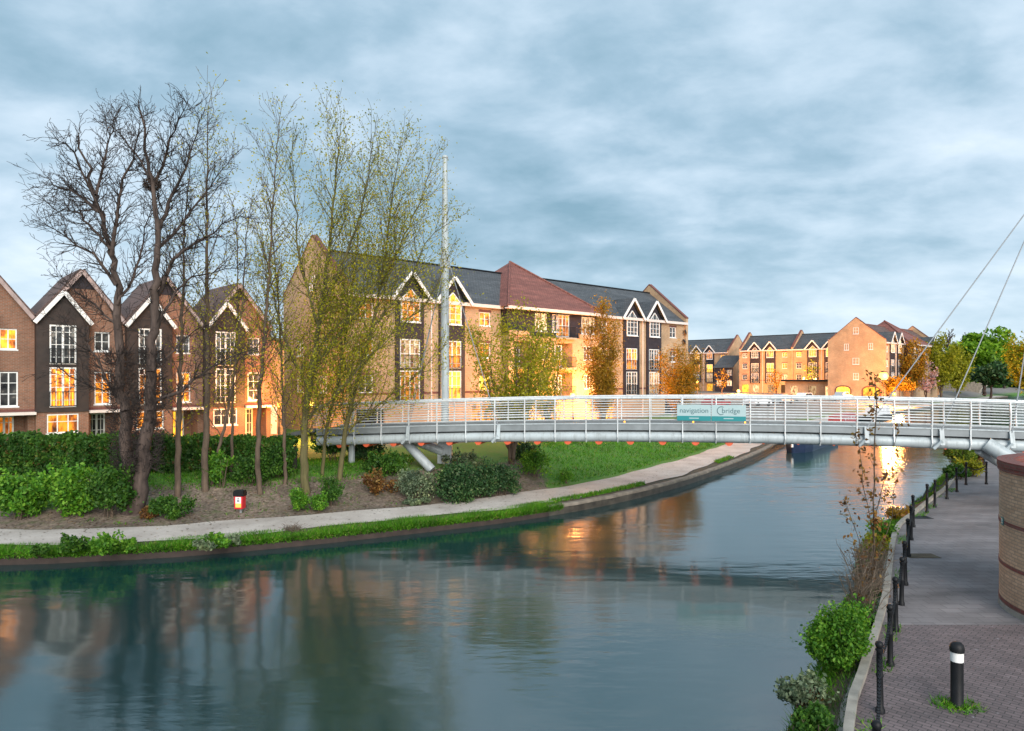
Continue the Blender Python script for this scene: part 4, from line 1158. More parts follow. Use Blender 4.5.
# ------------------------------------------------------------------ quay: drum, bollard, chain posts
dc = Vector((13.45, 15.1, ZQ)); DR_ = 2.42; DH = 3.22
T = thing('stair_drum', 'round buff brick drum wall with red copings at the right edge of the quay', 'brick wall', dc)
def ring(r0, r1, z0, z1, k=96):
    m = MB(); i0 = 0
    for r, z in ((r0,z0),(r1,z0),(r1,z1),(r0,z1)):
        for q in range(k):
            a = 2*math.pi*q/k; m.v.append((r*math.cos(a), r*math.sin(a), z))
    for j in range(4):
        for q in range(k):
            a = j*k+q; b = j*k+(q+1)%k; c = ((j+1)%4)*k+(q+1)%k; d = ((j+1)%4)*k+q
            m.f.append((a,b,c,d))
    return m
def cyl_uv(o, r):
    me = o.data; lay = me.uv_layers.active
    for p in me.polygons:
        for li in p.loop_indices:
            co = me.vertices[me.loops[li].vertex_index].co
            a = math.atan2(co.y, co.x) % (2*math.pi)
            pc = math.atan2(p.center.y, p.center.x) % (2*math.pi)
            if a - pc > math.pi: a -= 2*math.pi
            if pc - a > math.pi: a += 2*math.pi
            if abs(p.normal.z) > 0.9: lay.data[li].uv = (a*r, math.hypot(co.x, co.y))
            else: lay.data[li].uv = (a*r, co.z)
    return o
cyl_uv(ring(DR_-0.26, DR_, -0.3, DH).build('wall', M['drum'], T, True), DR_)
cyl_uv(ring(DR_-0.30, DR_+0.045, DH, DH+0.13).build('coping', M['redband'], T, True), DR_)
cyl_uv(ring(DR_-0.28, DR_+0.03, DH-0.10, DH-0.004).build('coping_course', M['redband'], T, True), DR_)
for z, h in ((1.92, 0.08), (0.98, 0.08), (0.13, 0.09)):
    cyl_uv(ring(DR_-0.1, DR_+0.012, z, z+h).build('red_course', M['redband'], T, True), DR_)
cyl_uv(ring(DR_-0.1, DR_+0.02, -0.2, 0.12).build('pale_base', M['concrete'], T, True), DR_)
ad = P(1007, 521, 15.9) - dc; ang = math.atan2(ad.y, ad.x); q = Vector((math.cos(ang), math.sin(ang), 0))*(DR_+0.012)
m = MB(); m.box(-0.07,0.07,-0.012,0.0,-0.09,0.09); T2 = m.build('wall_plaque', M['teal'], None, loc=dc + q + Vector((0,0,1.98))); T2.rotation_euler = (0,0,ang+R(90)); tag(T2, 'small blue and white plaque fixed to the brick drum wall', 'sign')
m = MB(); m.box(-0.045,0.045,-0.016,-0.010,0.0,0.05); m.box(-0.05,0.05,-0.016,-0.010,-0.05,-0.02); m.build('marking', M['signwhite'], T2)

b0 = G(957, 706, ZQ)
T = thing('bollard', 'stout black bollard with a white band, alone on the block paving', 'bollard', b0)
m = MB(); m.lathe([(0.105,0),(0.105,0.03),(0.092,0.05),(0.092,0.72)], k=24); m.build('body', M['black'], T, True)
m = MB(); m.lathe([(0.094,0.722),(0.094,0.87)], k=24); m.build('white_band', M['white'], T, True)
m = MB(); m.lathe([(0.104,0.872),(0.108,0.93),(0.095,0.985),(0.06,1.02),(0.02,1.03)], k=24); m.build('cap', M['black'], T, True)

post_px = [(867.5,735),(880.3,712.7),(890.3,665.7),(895.8,631),(901.4,605),(905.4,585),(908.6,556.6),(911.2,540),(913.4,527),(927,512.7),(934.7,507.4),(947,499),(957,492),(966,485),(986.3,484.3),(984,470),(981,459),(977,449)]
pp = [Vector((4.43, 8.5, ZQ))] + [G(u,v,ZQ) for u,v in post_px[1:]]
names = ['first', 'second', 'third', 'fourth', 'fifth', 'sixth', 'seventh', 'eighth', 'ninth', 'tenth', 'eleventh', 'twelfth', 'thirteenth', 'fourteenth', 'fifteenth', 'sixteenth', 'seventeenth', 'eighteenth']
def chain_post():
    T = thing('chain_post', 'x', 'post', (0,0,0))
    m = MB(); m.lathe([(0.07,0),(0.07,0.06),(0.05,0.10),(0.046,0.55),(0.056,0.57),(0.056,0.60),(0.046,0.62),(0.043,0.95),(0.055,0.97),(0.055,1.0),(0.035,1.01)], k=12); m.build('shaft', M['black'], T, True)
    m = MB(); m.lathe([(0.02,1.0),(0.05,1.02),(0.064,1.06),(0.05,1.10),(0.02,1.118)], k=12); m.build('ball_top', M['black'], T, True)
    return T
cp = chain_post()
for i, p in enumerate(pp):
    if i == 0: o = cp
    else:
        o = cp.copy(); COL.objects.link(o)
        for ch in list(cp.children):
            c = ch.copy(); COL.objects.link(c); c.parent = o
    o.location = p; o.rotation_euler = (R(rnd.uniform(-1.5,1.5)), R(rnd.uniform(-1.5,1.5)), 0)
    o['label'] = '%s black ball-topped chain post along the quay edge, counted from the bottom of the photo' % names[i]
    o['group'] = 'chain posts along the quay edge'
for i, (a, b) in enumerate(zip(pp, pp[1:])):
    for zt, nm in ((0.93, 'upper'),):
        a1 = a + Vector((0,0,zt)); b1 = b + Vector((0,0,zt)); d = (b1-a1); n = max(12, int(d.length/0.055)); m = MB()
        dn = d.normalized()
        for k in range(n):
            t0 = k/n; t1 = (k+1.35)/n
            f = lambda t: a1 + d*t + Vector((0,0,-0.20*(1-(2*t-1)**2)))
            m.bar(f(t0), f(min(t1,1)), 0.045 if k % 2 else 0.016, 0.016 if k % 2 else 0.045)
        o = m.build('chain', M['black'])
        tag(o, 'sagging black chain between the %s and %s quay posts from the bottom of the photo' % (names[i], names[i+1]), 'chain', 'chains between the quay posts')
# manhole plates
for (u, v, w_, h_, lab) in ((921, 556, 0.9, 0.5, 'rusty drain cover flush with the quay path beside the chain posts'), (920.5, 517.5, 0.7, 0.5, 'dark drain cover flush with the quay path farther along the posts')):
    p = G(u, v, ZQ); m = MB(); m.box(-w_/2, w_/2, -h_/2, h_/2, 0.002, 0.012); o = m.build('drain_cover', M['soil'] if v > 530 else M['black'], loc=p); tag(o, lab, 'drain cover')

# ------------------------------------------------------------------ red litter bin on the far bank
p = ground_at(240, 514)
T = thing('litter_bin', 'small red litter bin with a black lid on a post beside the towpath', 'bin', p, R(-6))
m = MB(); m.box(-0.04,0.04,0.05,0.12,-0.1,0.75); m.build('bin_post', M['greypost'], T)
m = MB(); m.prism([(-0.165,0.22),(0.165,0.22),(0.18,0.72),(-0.18,0.72)], -0.14, 0.13); m.build('bin_body', M['red'], T)
m = MB(); m.box(-0.205,0.205,-0.17,0.16,0.72,0.88); m.box(-0.19,0.19,-0.15,0.14,0.88,0.94); m.build('lid', M['black'], T)
m = MB(); m.box(-0.115,0.115,-0.146,-0.139,0.44,0.69); m.build('white_label', M['white'], T)
m = MB(); m.box(-0.115,0.115,-0.147,-0.139,0.28,0.44); m.build('yellow_label', M['yellow'], T)
m = MB(); m.box(-0.03,0.03,-0.15,-0.145,0.6,0.66); m.box(-0.05,0.05,-0.15,-0.145,0.5,0.58); m.build('label_mark', M['greypost'], T)

# ------------------------------------------------------------------ street lamps (lit in the photo)
def street_lamp(p, h, label, energy, globe=0.22, col=(1.0,0.37,0.085), mat='lamp', r=0.55):
    T = thing('street_lamp', label, 'street lamp', p, 0, 'lit street lamps')
    m = MB(); m.lathe([(0.09,-0.3),(0.09,0.9),(0.055,0.95),(0.045,h-0.35)], k=10); m.build('lamp_post', M['black'], T, True)
    m = MB(); m.lathe([(0.05,h-0.35),(0.11,h-0.3),(0.12,h-0.22)], k=10); m.build('collar', M['black'], T)
    m = MB(); m.lathe([(0.08,h-0.215)] + [(globe*math.sin(a), h-globe*math.cos(a)) for a in [R(25+130*i/8) for i in range(9)]], k=14); m.build('globe', M[mat], T, True)
    m = MB(); m.lathe([(globe*0.75,h+globe*0.85),(globe*0.6,h+globe*1.15),(0.03,h+globe*1.3)], k=14); m.build('hood', M['black'], T)
    ld = bpy.data.lights.new('lamp_light', 'POINT'); ld.energy = energy*2.3; ld.color = col; ld.shadow_soft_size = r
    lo = bpy.data.objects.new('lamp_light', ld); COL.objects.link(lo); lo.parent = T; lo.location = (0,-globe-r-0.05,h-0.05)
    return T
def at_lamp(u, v, Y, label, energy, zg=ZG2, **k):
    q = P(u, v, Y); return street_lamp((q.x, q.y, zg), q.z-zg, label, energy, **k)
at_lamp(883.5, 376, 116, 'brightest street lamp, in front of the broad gable end', 1800, globe=0.68, r=0.9)
at_lamp(894, 394, 121, 'low orange lamp right of the brightest street lamp', 2000, globe=0.3, mat='lampdim', r=0.9)
at_lamp(803.5, 378, 150, 'street lamp above the low roofs at the foot of the two-part terrace', 2400, globe=0.28, mat='lampdim')
at_lamp(738.5, 391, 160, 'low street lamp in the gap between the two far terraces', 3000, globe=0.34)
at_lamp(697.5, 382, 150, 'orange street lamp just right of the long block end', 2600, globe=0.26, mat='lampdim')
at_lamp(573, 395.5, 61, 'left of two low lamps glowing at the foot of the long block', 620, zg=ZG, globe=0.26)
at_lamp(548, 401, 57.5, 'dimmer low lamp behind the willow at the foot of the long block', 260, zg=ZG, globe=0.18)
at_lamp(600, 396.5, 65, 'right of two low lamps glowing at the foot of the long block', 620, zg=ZG, globe=0.2)
at_lamp(312, 404, 45.5, 'orange lamp at the west end of the footbridge, seen between thin trees', 260, zg=1.6, globe=0.14)
at_lamp(279, 404, 47, 'orange lamp between the house row and the long block', 260, zg=1.6, globe=0.12, mat='lampdim')

# ------------------------------------------------------------------ boats, cars, shed, stone bridge across the water
def narrowboat(p, ang, Ln, hull, cabin, label):
    T = thing('narrowboat', label, 'boat', (p[0], p[1], 0), ang, 'narrowboats moored along the marina bank')
    w = 1.02; m = MB(); bow = [(-Ln/2,0.25),(-Ln/2,w),(Ln/2-2.2,w),(Ln/2-1.0,0.72),(Ln/2,0.06)]
    out = bow + [(x,-y) for x, y in reversed(bow)]; n = len(out)
    for z, k in ((-0.3,0.9),(0.35,1.0),(0.62,1.0)):
        for x, y in out: m.v.append((x, y*k, z + (0.28 if (x > Ln/2-1.5 and z > 0.5) else 0)))
    for j in (0,1):
        for q in range(n): m.f.append((j*n+q, j*n+n-1 if q == n and 0 else j*n+(q+1)%n, (j+1)*n+(q+1)%n, (j+1)*n+q)[::-1])
    m.f.append(tuple(2*n+q for q in range(n))[::-1]); m.build('hull', M[hull], T)
    m = MB(); m.prism([(-0.82,0.62),(0.82,0.62),(0.66,1.62),(0.3,1.70),(-0.3,1.70),(-0.66,1.62)], -Ln/2+2.0, Ln/2-2.6, 'x'); m.build('cabin', M[cabin], T)
    for sy in (-1, 1):
        for k in range(4):
            q = MB(); q.lathe([(0.16,0.0),(0.17,0.02),(0.13,0.03)], k=12); x = -Ln/2+3.2+k*(Ln-7.2)/3
            o = q.build('porthole', M['white'], T, loc=(x, sy*0.765, 1.15)); o.rotation_euler = (R(-90*sy), 0, 0)
    m = MB(); m.tube([(-Ln/2+0.5,0,0.6),(-Ln/2+0.2,0,1.2),(-Ln/2+0.9,0,1.35)], 0.03, 6); m.build('tiller', M['black'], T)
    m = MB(); m.tube([(Ln/2+0.02,0,0.9),(Ln/2+0.04,0,0.45)], 0.09, 8); m.build('bow_fender', M['white'], T)
    return T
narrowboat((24.9, 58.4), R(180+54), 11.5, 'blue', 'boatgreen', 'dark blue narrowboat moored beyond the footbridge, its bow towards the photographer')
narrowboat((37.6, 79.5), R(54), 12.0, 'black', 'boatred', 'red cabined narrowboat moored second along the marina bank')
narrowboat((50.5, 96.5), R(50), 12.0, 'black', 'carwhite', 'pale cabined narrowboat moored farthest along the marina bank')
def parked_car(p, ang, paint, label):
    T = thing('parked_car', label, 'car', p, ang, 'cars parked by the marina')
    m = MB(); m.prism([(-2.1,0.35),(2.1,0.35),(2.15,0.7),(1.95,0.86),(1.1,0.95),(-1.95,0.98),(-2.15,0.75)], -0.85, 0.85)
    m.prism([(-1.75,0.96),(1.05,0.94),(0.4,1.45),(-1.3,1.47)], -0.72, 0.72); m.build('body', M[paint], T)
    m = MB(); m.prism([(-1.5,1.0),(0.8,1.0),(0.32,1.38),(-1.2,1.40)], -0.735, 0.735); m.build('side_window', M['glass'], T)
    for x in (-1.3, 1.35):
        for y in (-0.86, 0.70):
            m = MB(); m.tube([(x,y,0.32),(x,y+0.16,0.32)], 0.32, 14); m.build('wheel', M['rubber'], T)
    for y in (-0.62, 0.62):
        m = MB(); m.box(2.08,2.17,y-0.17,y+0.17,0.6,0.76); m.build('headlight', M['white'], T)
for (u, Y, paint, lab) in ((758, 96, 'carwhite', 'white car parked at the marina, just right of the banner sign'), (782, 104, 'carsilver', 'silver car parked second from the banner sign'), (806, 112, 'carwhite', 'white car parked below the two-part terrace'), (716, 92, 'carred', 'dark red car parked behind the banner sign'), (843, 118, 'carsilver', 'silver car parked before the broad gable end')):
    q = P(u, 400, Y); parked_car((q.x, q.y, ZG2), EA + R(rnd.uniform(-6, 6)), paint, lab)
# low canopy building in front of the terrace
q = P(812, 390, 140)
T = thing('canopy_shed', 'low brick shed with dark flat roof before the two-part terrace', 'shed', (q.x, q.y, ZG2), a2)
m = MB(); m.wall(-5.5, 5.5, -0.3, 3.0, [(-4.5,-2.9,0.1,2.1),(-0.8,0.8,0.1,2.1),(2.6,4.4,0.1,2.1)], 0, 0.15); m.poly([(-5.5,5,-0.3),(-5.5,0,-0.3),(-5.5,0,3.0),(-5.5,5,3.0)]); m.poly([(5.5,0,-0.3),(5.5,5,-0.3),(5.5,5,3.0),(5.5,0,3.0)]); m.build('wall', M['buff'], T)
for x in (-3.7, 0, 3.5):
    m = MB(); m.poly([(-0.9,0.15,0.1),(0.9,0.15,0.1),(0.9,0.15,2.1),(-0.9,0.15,2.1)]); m.build('door', M['lit_p'], T, loc=(x,0,0))
m = MB(); m.box(-6.0, 6.0, -0.9, 5.3, 3.003, 3.35); m.build('roof', M['black'], T)

q = P(1006, 397, 188)
T = thing('stone_bridge', 'old stone arch bridge across the far end of the canal', 'bridge', (q.x, q.y, 0), EA - R(62))
m = MB(); ra, rb = 6.0, 4.2; top = 6.3; N_ = 16
arch = [(-ra*math.cos(math.pi*i/N_), 0.1+rb*math.sin(math.pi*i/N_)) for i in range(N_+1)]
for y in (0.0, 4.5):
    prevx = -14; 
    for (x0, z0), (x1, z1) in zip(arch, arch[1:]): m.poly([(x0,y,z0),(x1,y,z1),(x1,y,top-0.002*x1*x1),(x0,y,top-0.002*x0*x0)])
    m.poly([(-24,y,-1),(-ra,y,-1),(-ra,y,top-0.07),(-24,y,top-1.4)]); m.poly([(ra,y,-1),(24,y,-1),(24,y,top-1.4),(ra,y,top-0.07)])
for (x0, z0), (x1, z1) in zip(arch, arch[1:]): m.poly([(x0,0,z0),(x0,4.5,z0),(x1,4.5,z1),(x1,0,z1)])
m.poly([(-24,0,top-1.4),(24,0,top-1.4),(24,4.5,top-1.4),(-24,4.5,top-1.4)])
m.build('arch_wall', M['stone'], T)
m = MB()
for (x0, z0), (x1, z1) in zip(arch, arch[1:]): m.bar((x0*1.05,-0.06,z0*1.05+0.1),(x1*1.05,-0.06,z1*1.05+0.1),0.12,0.5)
m.build('arch_ring', M['concrete'], T)
M['litter'] = leafmat('leaf_litter', [(0, (0.05, 0.03, 0.018)), (0.6, (0.13, 0.085, 0.05)), (1, (0.30, 0.22, 0.14))], 0.1)

# ------------------------------------------------------------------ trees
def combo_mesh(name, segs, lv, bark_, leaf_, k=3):
    """crown mesh: thin twigs (k-sided prisms) and leaf quads in one mesh, two materials"""
    vs, fs, mi = [], [], []
    n0 = 0
    if segs:
        V = prisms(segs, k); n = len(V); base = (np.arange(n)*2*k)[:,None,None]; q = np.arange(k)
        f = base + np.stack([q, (q+1)%k, (q+1)%k + k, q + k], 1)[None]
        vs.append(V.reshape(-1,3)); fs.append(f.reshape(-1,4)); mi.append(np.zeros(n*k, int)); n0 = n*2*k
    if lv is not None and len(lv):
        vs.append(lv); fs.append(n0 + np.arange(len(lv)).reshape(-1,4)); mi.append(np.ones(len(lv)//4, int))
    V = np.concatenate(vs).astype(np.float32); Fc = np.concatenate(fs).astype(np.int32)
    me = bpy.data.meshes.new(name)
    me.vertices.add(len(V)); me.vertices.foreach_set('co', V.ravel())
    me.loops.add(Fc.size); me.loops.foreach_set('vertex_index', Fc.ravel())
    me.polygons.add(len(Fc)); me.polygons.foreach_set('loop_start', np.arange(0, Fc.size, 4, dtype=np.int32))
    me.update(calc_edges=True)
    me.materials.append(bark_); me.materials.append(leaf_)
    me.polygons.foreach_set('material_index', np.concatenate(mi).astype(np.int32))
    return me

class Sk:
    def __init__(s): s.thick = []; s.thin = []; s.lp = []
    def seg(s, a, b, ra, rb):
        (s.thick if max(ra, rb) > 0.034 else s.thin).append((tuple(a), tuple(b), ra, rb))
def rv(): return Vector((rnd.gauss(0,1), rnd.gauss(0,1), rnd.gauss(0,1)))
def grow(S, p, d, Ln, r, lev, c):
    """one branch and, recursively, its side shoots"""
    n = max(3, int(Ln/c['step'])); st = Ln/n; d = d.normalized(); r0 = r
    for i in range(n):
        d = (d + rv()*c['wob'] + Vector((0,0,1))*c['up']).normalized()
        q = p + d*st; r1 = max(r0*(1-0.82*(i+1)/n), c['rmin'])
        S.seg(p, q, r, r1); p = q; r = r1
        t = (i+1)/n
        if lev >= c['leaflev'] and c['leaf'] > 0:
            for _ in range(int(c['leaf']) + (rnd.random() < c['leaf'] % 1)):
                S.lp.append(p + rv()*c['lspread'])
        if lev < c['maxlev'] and t > c['bare'] and rnd.random() < c['dens'][min(lev, len(c['dens'])-1)]*st:
            ax = rv(); ax = (ax - d*ax.dot(d)).normalized()
            a = c['ang']*(0.7+0.6*rnd.random())
            nd = d*math.cos(a) + ax*math.sin(a)
            grow(S, p, nd, Ln*c['ratio']*(0.55+0.6*rnd.random())*(1-0.45*t), max(r*0.62, c['rmin']), lev+1, c)
def limb(S, pts, r0, r1, c, lev=1, kids=1.0, klen=2.2, start=0.15, jit=0.06):
    """a limb that follows given points, with side shoots"""
    q = []
    for i in range(len(pts)-1):
        p0 = pts[max(i-1,0)]; p1 = pts[i]; p2 = pts[i+1]; p3 = pts[min(i+2,len(pts)-1)]
        n = max(2, int((p2-p1).length/0.35))
        for j in range(n):
            t = j/n; q.append(0.5*((2*p1)+(p2-p0)*t+(2*p0-5*p1+4*p2-p3)*t*t+(3*p1-p0-3*p2+p3)*t**3) + rv()*jit*(1 if i or j else 0))
    q.append(pts[-1]); n = len(q)-1
    for i in range(n):
        a = r0 + (r1-r0)*(i/n)**0.8; b = r0 + (r1-r0)*((i+1)/n)**0.8
        S.seg(q[i], q[i+1], a, b)
        t = (i+1)/n
        if t > start and kids > 0:
            L_ = (q[i+1]-q[i]).length
            m = kids*L_; m = int(m) + (rnd.random() < m % 1)
            d = (q[i+1]-q[i]).normalized()
            for _ in range(m):
                ax = rv(); ax = (ax - d*ax.dot(d)).normalized(); an = c['ang']*(0.7+0.6*rnd.random())
                grow(S, q[i+1], d*math.cos(an)+ax*math.sin(an), klen*(0.5+0.8*rnd.random())*(1-c.get('kt',0.3)*t), max(min(b*0.5, c.get('kr', 0.03)), c['rmin']), lev+1, c)
    grow(S, q[-1], (q[-1]-q[-2]).normalized(), klen*0.45, max(r1, c['rmin']), lev+1, c)
def make_tree(S, base, label, bark_, leaf_, lsize, name='tree', group=None, trunk_k=8, elong=1.8, crown_bark=None):
    T = thing(name, label, 'tree', base, 0, group)
    b = np.array(base)
    sh = lambda segs: [((np.array(a)-b), (np.array(e)-b), ra, rb) for a, e, ra, rb in segs]
    if S.thick: link('trunk', prism_mesh('trunk', sh(S.thick), M[bark_], trunk_k), T)
    lv = leaves(np.array([tuple(p) for p in S.lp]) - b, lsize, elong) if S.lp else None
    if S.thin or lv is not None: link('crown', combo_mesh('crown', sh(S.thin), lv, M[crown_bark or bark_], M[leaf_]), T)
    return T
def pl(Y, pts, dy=0.0):
    n = len(pts)
    return [P(u, v, Y + dy*(i/max(1,n-1))) for i, (u, v) in enumerate(pts)]

# the big bare tree
rnd.seed(5); nrs.seed(5)
CB = dict(kr=0.022, step=0.22, wob=0.17, up=0.05, rmin=0.008, leaf=0.0, leaflev=9, lspread=0.05, maxlev=4, bare=0.1, dens=[2.2,3.4,3.6,3.0], ang=0.75, ratio=0.56)
S = Sk(); g0 = ground_at(134, 513); Yt = g0.y
limb(S, [g0+Vector((-0.12,0,-0.3))] + pl(Yt, [(130,480),(126,440),(120,370),(117,300),(108,237),(99,205),(88,170),(79,140)], 0.6), 0.30, 0.03, CB, 0, 1.8, 1.6, 0.38)
limb(S, [g0+Vector((0.18,0,-0.3))] + pl(Yt, [(141,480),(146,440),(152,370),(155,300),(157,224),(152,181),(144,130),(139,108)], -0.4), 0.32, 0.03, CB, 0, 1.8, 1.6, 0.38)
for pts, r, dy in (([(100,212),(78,193),(60,188),(46,178)],0.10,1.5), ([(112,255),(121,190),(131,160),(140,118)],0.11,-1.5), ([(116,285),(92,255),(66,238),(48,226)],0.10,-1.2),
                   ([(119,404),(98,360),(80,332),(64,322)],0.08,1.2), ([(157,235),(172,195),(188,160),(200,120)],0.12,1.8), ([(158,295),(174,258),(205,238),(240,216)],0.12,-1.0),
                   ([(155,401),(176,393),(200,376),(228,360),(256,350)],0.10,-2.0), ([(156,330),(182,285),(212,272),(236,268)],0.09,1.5), ([(153,190),(166,158),(173,130),(187,104)],0.09,-1.8),
                   ([(117,305),(136,268),(146,228),(158,200)],0.08,2.0), ([(104,222),(82,170),(66,145),(56,138)],0.09,-1.8), ([(96,195),(104,160),(112,130),(118,112)],0.08,1.8),
                   ([(157,250),(180,225),(210,185),(230,160)],0.09,2.4), ([(110,250),(80,215),(58,210),(42,198)],0.08,2.6), ([(152,185),(140,160),(120,135),(104,120)],0.07,2.2),
                   ([(118,330),(95,305),(76,292),(62,276)],0.06,2.4), ([(123,385),(104,390),(82,382),(62,370)],0.05,-1.6), ([(155,365),(175,350),(196,330),(214,322)],0.06,2.2)):
    limb(S, pl(Yt+0.1, pts, dy), r*0.8, 0.013, CB, 1, 12.0, 1.25, 0.04, 0.04)
# shaggy shoots round the lower stems
for (u0, v0, u1, v1) in ((129,470,118,350),(144,470,153,350)):
    for _ in range(900):
        t = rnd.random(); c0 = P(u0+(u1-u0)*t, v0+(v1-v0)*t, Yt); a = rnd.uniform(0, 6.28); rr = 0.36-0.12*t
        p = c0 + Vector((math.cos(a)*rr, math.sin(a)*rr, 0)); d = Vector((math.cos(a)*0.5, math.sin(a)*0.5, rnd.uniform(0.3,1.4)-0.9)); 
        for k in range(3):
            q = p + d.normalized()*0.14; S.thin.append((tuple(p), tuple(q), 0.011, 0.009)); p = q; d = d + rv()*0.25 + Vector((0,0,0.35))
make_tree(S, g0, 'big bare dark tree with twin stems and shaggy lower trunk beside the towpath', 'bark_dark', 'leaf_spring', 0.05, crown_bark='bark_black')
# nest
nc = P(152, 184, Yt-0.1); V = []
for _ in range(200):
    d = rv().normalized(); p = nc + Vector((d.x*0.27, d.y*0.27, d.z*0.2)); t = rv(); t = (t - d*t.dot(d)).normalized()*0.22
    V.append((tuple(p-t), tuple(p+t), 0.011, 0.008))
tag(link('nest', prism_mesh('nest', [(tuple(Vector(a)-nc), tuple(Vector(b_)-nc), r, q) for a, b_, r, q in V], M['bark_dark'], 3), None, nc), 'dark twiggy nest high in the right stem of the big bare tree', 'nest')

# thin spring trees behind the towpath
CS = dict(kt=0.55, kr=0.024, step=0.28, wob=0.09, up=0.10, rmin=0.007, leaf=1.0, leaflev=1, lspread=0.16, maxlev=3, bare=0.12, dens=[2.4,2.3,2.0], ang=0.50, ratio=0.58)
def slim(base_px, pts, r, label, seed, leaf='leaf_spring', lf=1.0, kids=1.4, klen=2.4, start=0.25, extra=(), bk='bark_mid', dy=0.0, lsize=0.056, ls=0.16, up=0.075, ang=0.58, wob=0.08):
    pts = pts[:-1] + [(pts[-1][0], pts[-1][1] + 34)]
    rnd.seed(seed); nrs.seed(seed)
    g = ground_at(*base_px); c = dict(CS, leaf=lf*2.5, lspread=ls*1.15, up=up, ang=ang, wob=wob); S = Sk(); kids *= 2.6; klen *= 1.3; start *= 0.75
    limb(S, [g - Vector((0,0,0.25))] + pl(g.y, pts, dy), r*0.82, 0.016, c, 0, kids, klen, start, 0.018)
    for e, er, ed in extra: limb(S, pl(g.y, e, ed), er, 0.014, c, 1, kids, klen*0.75, 0.12, 0.03)
    zt = max(p.z for p in S.lp) - g.z
    S.lp = [p for p in S.lp if rnd.random() > 0.72*max(0, (p.z-g.z)/zt-0.25)/0.75]
    return make_tree(S, g, label, bk, leaf, lsize)
slim((178,497), [(178,450),(180,380),(183,300),(185,220),(190,135)], 0.17, 'slender tree with brown trunk standing just right of the big bare tree', 21, lf=0.45, kids=1.1, klen=1.8, ls=0.25)
slim((205,491), [(206,440),(207,360),(207,260),(207,160),(208,76)], 0.19, 'tallest slender poplar-like tree in the thin row, feathery olive top', 22, lf=0.7, kids=1.6, klen=2.3, start=0.35, ls=0.28)
slim((211,485), [(219,450),(228,410),(240,330),(246,240),(250,175)], 0.10, 'leaning thin tree crossing in front of the right-hand house row', 23, lf=0.6, kids=1.2, klen=1.9, ls=0.25)
slim((259,494), [(258,430),(262,370),(268,290),(274,190),(279,92)], 0.15, 'slender tree between the litter bin and the green edged bushes', 24, lf=0.75, kids=1.6, klen=2.2, start=0.3, ls=0.26)
slim((285,484), [(284,430),(281,350),(275,260),(268,180)], 0.11, 'thin dark stemmed sapling left of the forked yellow green tree', 25, lf=0.7, kids=1.5, klen=2.0, ls=0.25)
slim((306,494), [(304,450),(306,410),(316,345),(330,240),(337,165),(340,100)], 0.24, 'forked yellow green tree with mossy trunk in front of the block gable', 26, lf=1.5, kids=2.0, klen=2.7, start=0.16, ls=0.24, bk='bark_green',
     extra=[([(312,370),(345,325),(380,275),(402,230)],0.09,1.5), ([(310,390),(285,340),(272,290),(262,240)],0.08,1.2), ([(320,310),(352,240),(368,180),(372,140)],0.08,-1.4), ([(306,420),(335,395),(365,360),(395,335)],0.07,-1.2), ([(318,330),(300,260),(295,200),(292,150)],0.07,-1.8)])
slim((339,480), [(344,440),(352,400),(366,350),(380,290),(392,200),(400,112)], 0.16, 'leaning pale tree arching over the west end of the footbridge', 27, lf=1.7, kids=2.0, klen=2.7, start=0.14, bk='bark_green', ls=0.26,
     extra=[([(362,365),(395,330),(425,305),(446,262)],0.07,1.0), ([(348,430),(385,400),(420,372),(440,352)],0.06,-1.0), ([(380,290),(405,235),(425,190),(434,160)],0.06,1.4), ([(370,330),(402,290),(428,240),(446,225)],0.06,-1.6)])
slim((322,476), [(326,430),(338,380),(350,300),(360,220),(366,150)], 0.11, 'thin tree standing behind the fork of the yellow green tree', 28, lf=1.4, kids=1.9, klen=2.2, start=0.14, bk='bark_green', ls=0.24)
slim((232,478), [(232,440),(234,380),(238,300),(236,220),(232,170)], 0.09, 'thin sapling rising behind the litter bin', 29, lf=0.6, kids=1.4, klen=1.7, ls=0.25)

# willow clump and small trees beyond the footbridge
def small_tree(base, Hh, label, seed, leaf, stems, lf, lsize, bk='bark_mid', klen=1.4, kids=2.2, up=0.08, ang=0.6, ls=0.22, maxlev=3, r=0.11, step=0.32):
    rnd.seed(seed); nrs.seed(seed); S = Sk(); big = step < 0.4; lf *= 5.5 if big else 1.6; kids *= 2.3 if big else 1.3; ls *= 1.3 if big else 1.0; lsize *= 0.8 if big else 1.0; c = dict(CS, leaf=lf, up=up, ang=ang, lspread=ls, maxlev=maxlev, step=step)
    base = Vector(base)
    for dx, dyy, k in stems:
        pts = [base + Vector((0,0,-0.2)), base + Vector((dx*0.25, dyy*0.25, Hh*0.3)), base + Vector((dx*0.65, dyy*0.65, Hh*0.62*k)), base + Vector((dx, dyy, Hh*k))]
        limb(S, pts, r, 0.015, c, 1, kids, klen, 0.22, 0.05)
    return make_tree(S, base, label, bk, leaf, lsize)
g = ground_at(512, 464)
small_tree(g, 7.6, 'multi-stemmed yellow green willow behind the footbridge, before the red hipped roof', 31, 'leaf_spring', [(-1.9,0.3,0.85),(-0.6,0.6,0.95),(0.35,-0.4,1.0),(1.5,0.2,0.93),(2.0,1.0,0.8),(-1.2,-0.8,0.7),(1.0,-0.9,0.75)], 1.9, 0.095, 'bark_mid', 1.7, 1.6, 0.06, 0.5, 0.22)
q = P(603, 420, 52); small_tree((q.x,q.y,1.55), 9.4, 'upright ginger leaved tree in front of the long block', 32, 'leaf_orange', [(0,0,1.0),(-0.9,0.3,0.8),(0.9,0.2,0.82),(-0.5,-0.5,0.6),(0.5,-0.5,0.66)], 2.2, 0.10, 'bark_mid', 1.3, 2.2, 0.12, 0.5, 0.24)
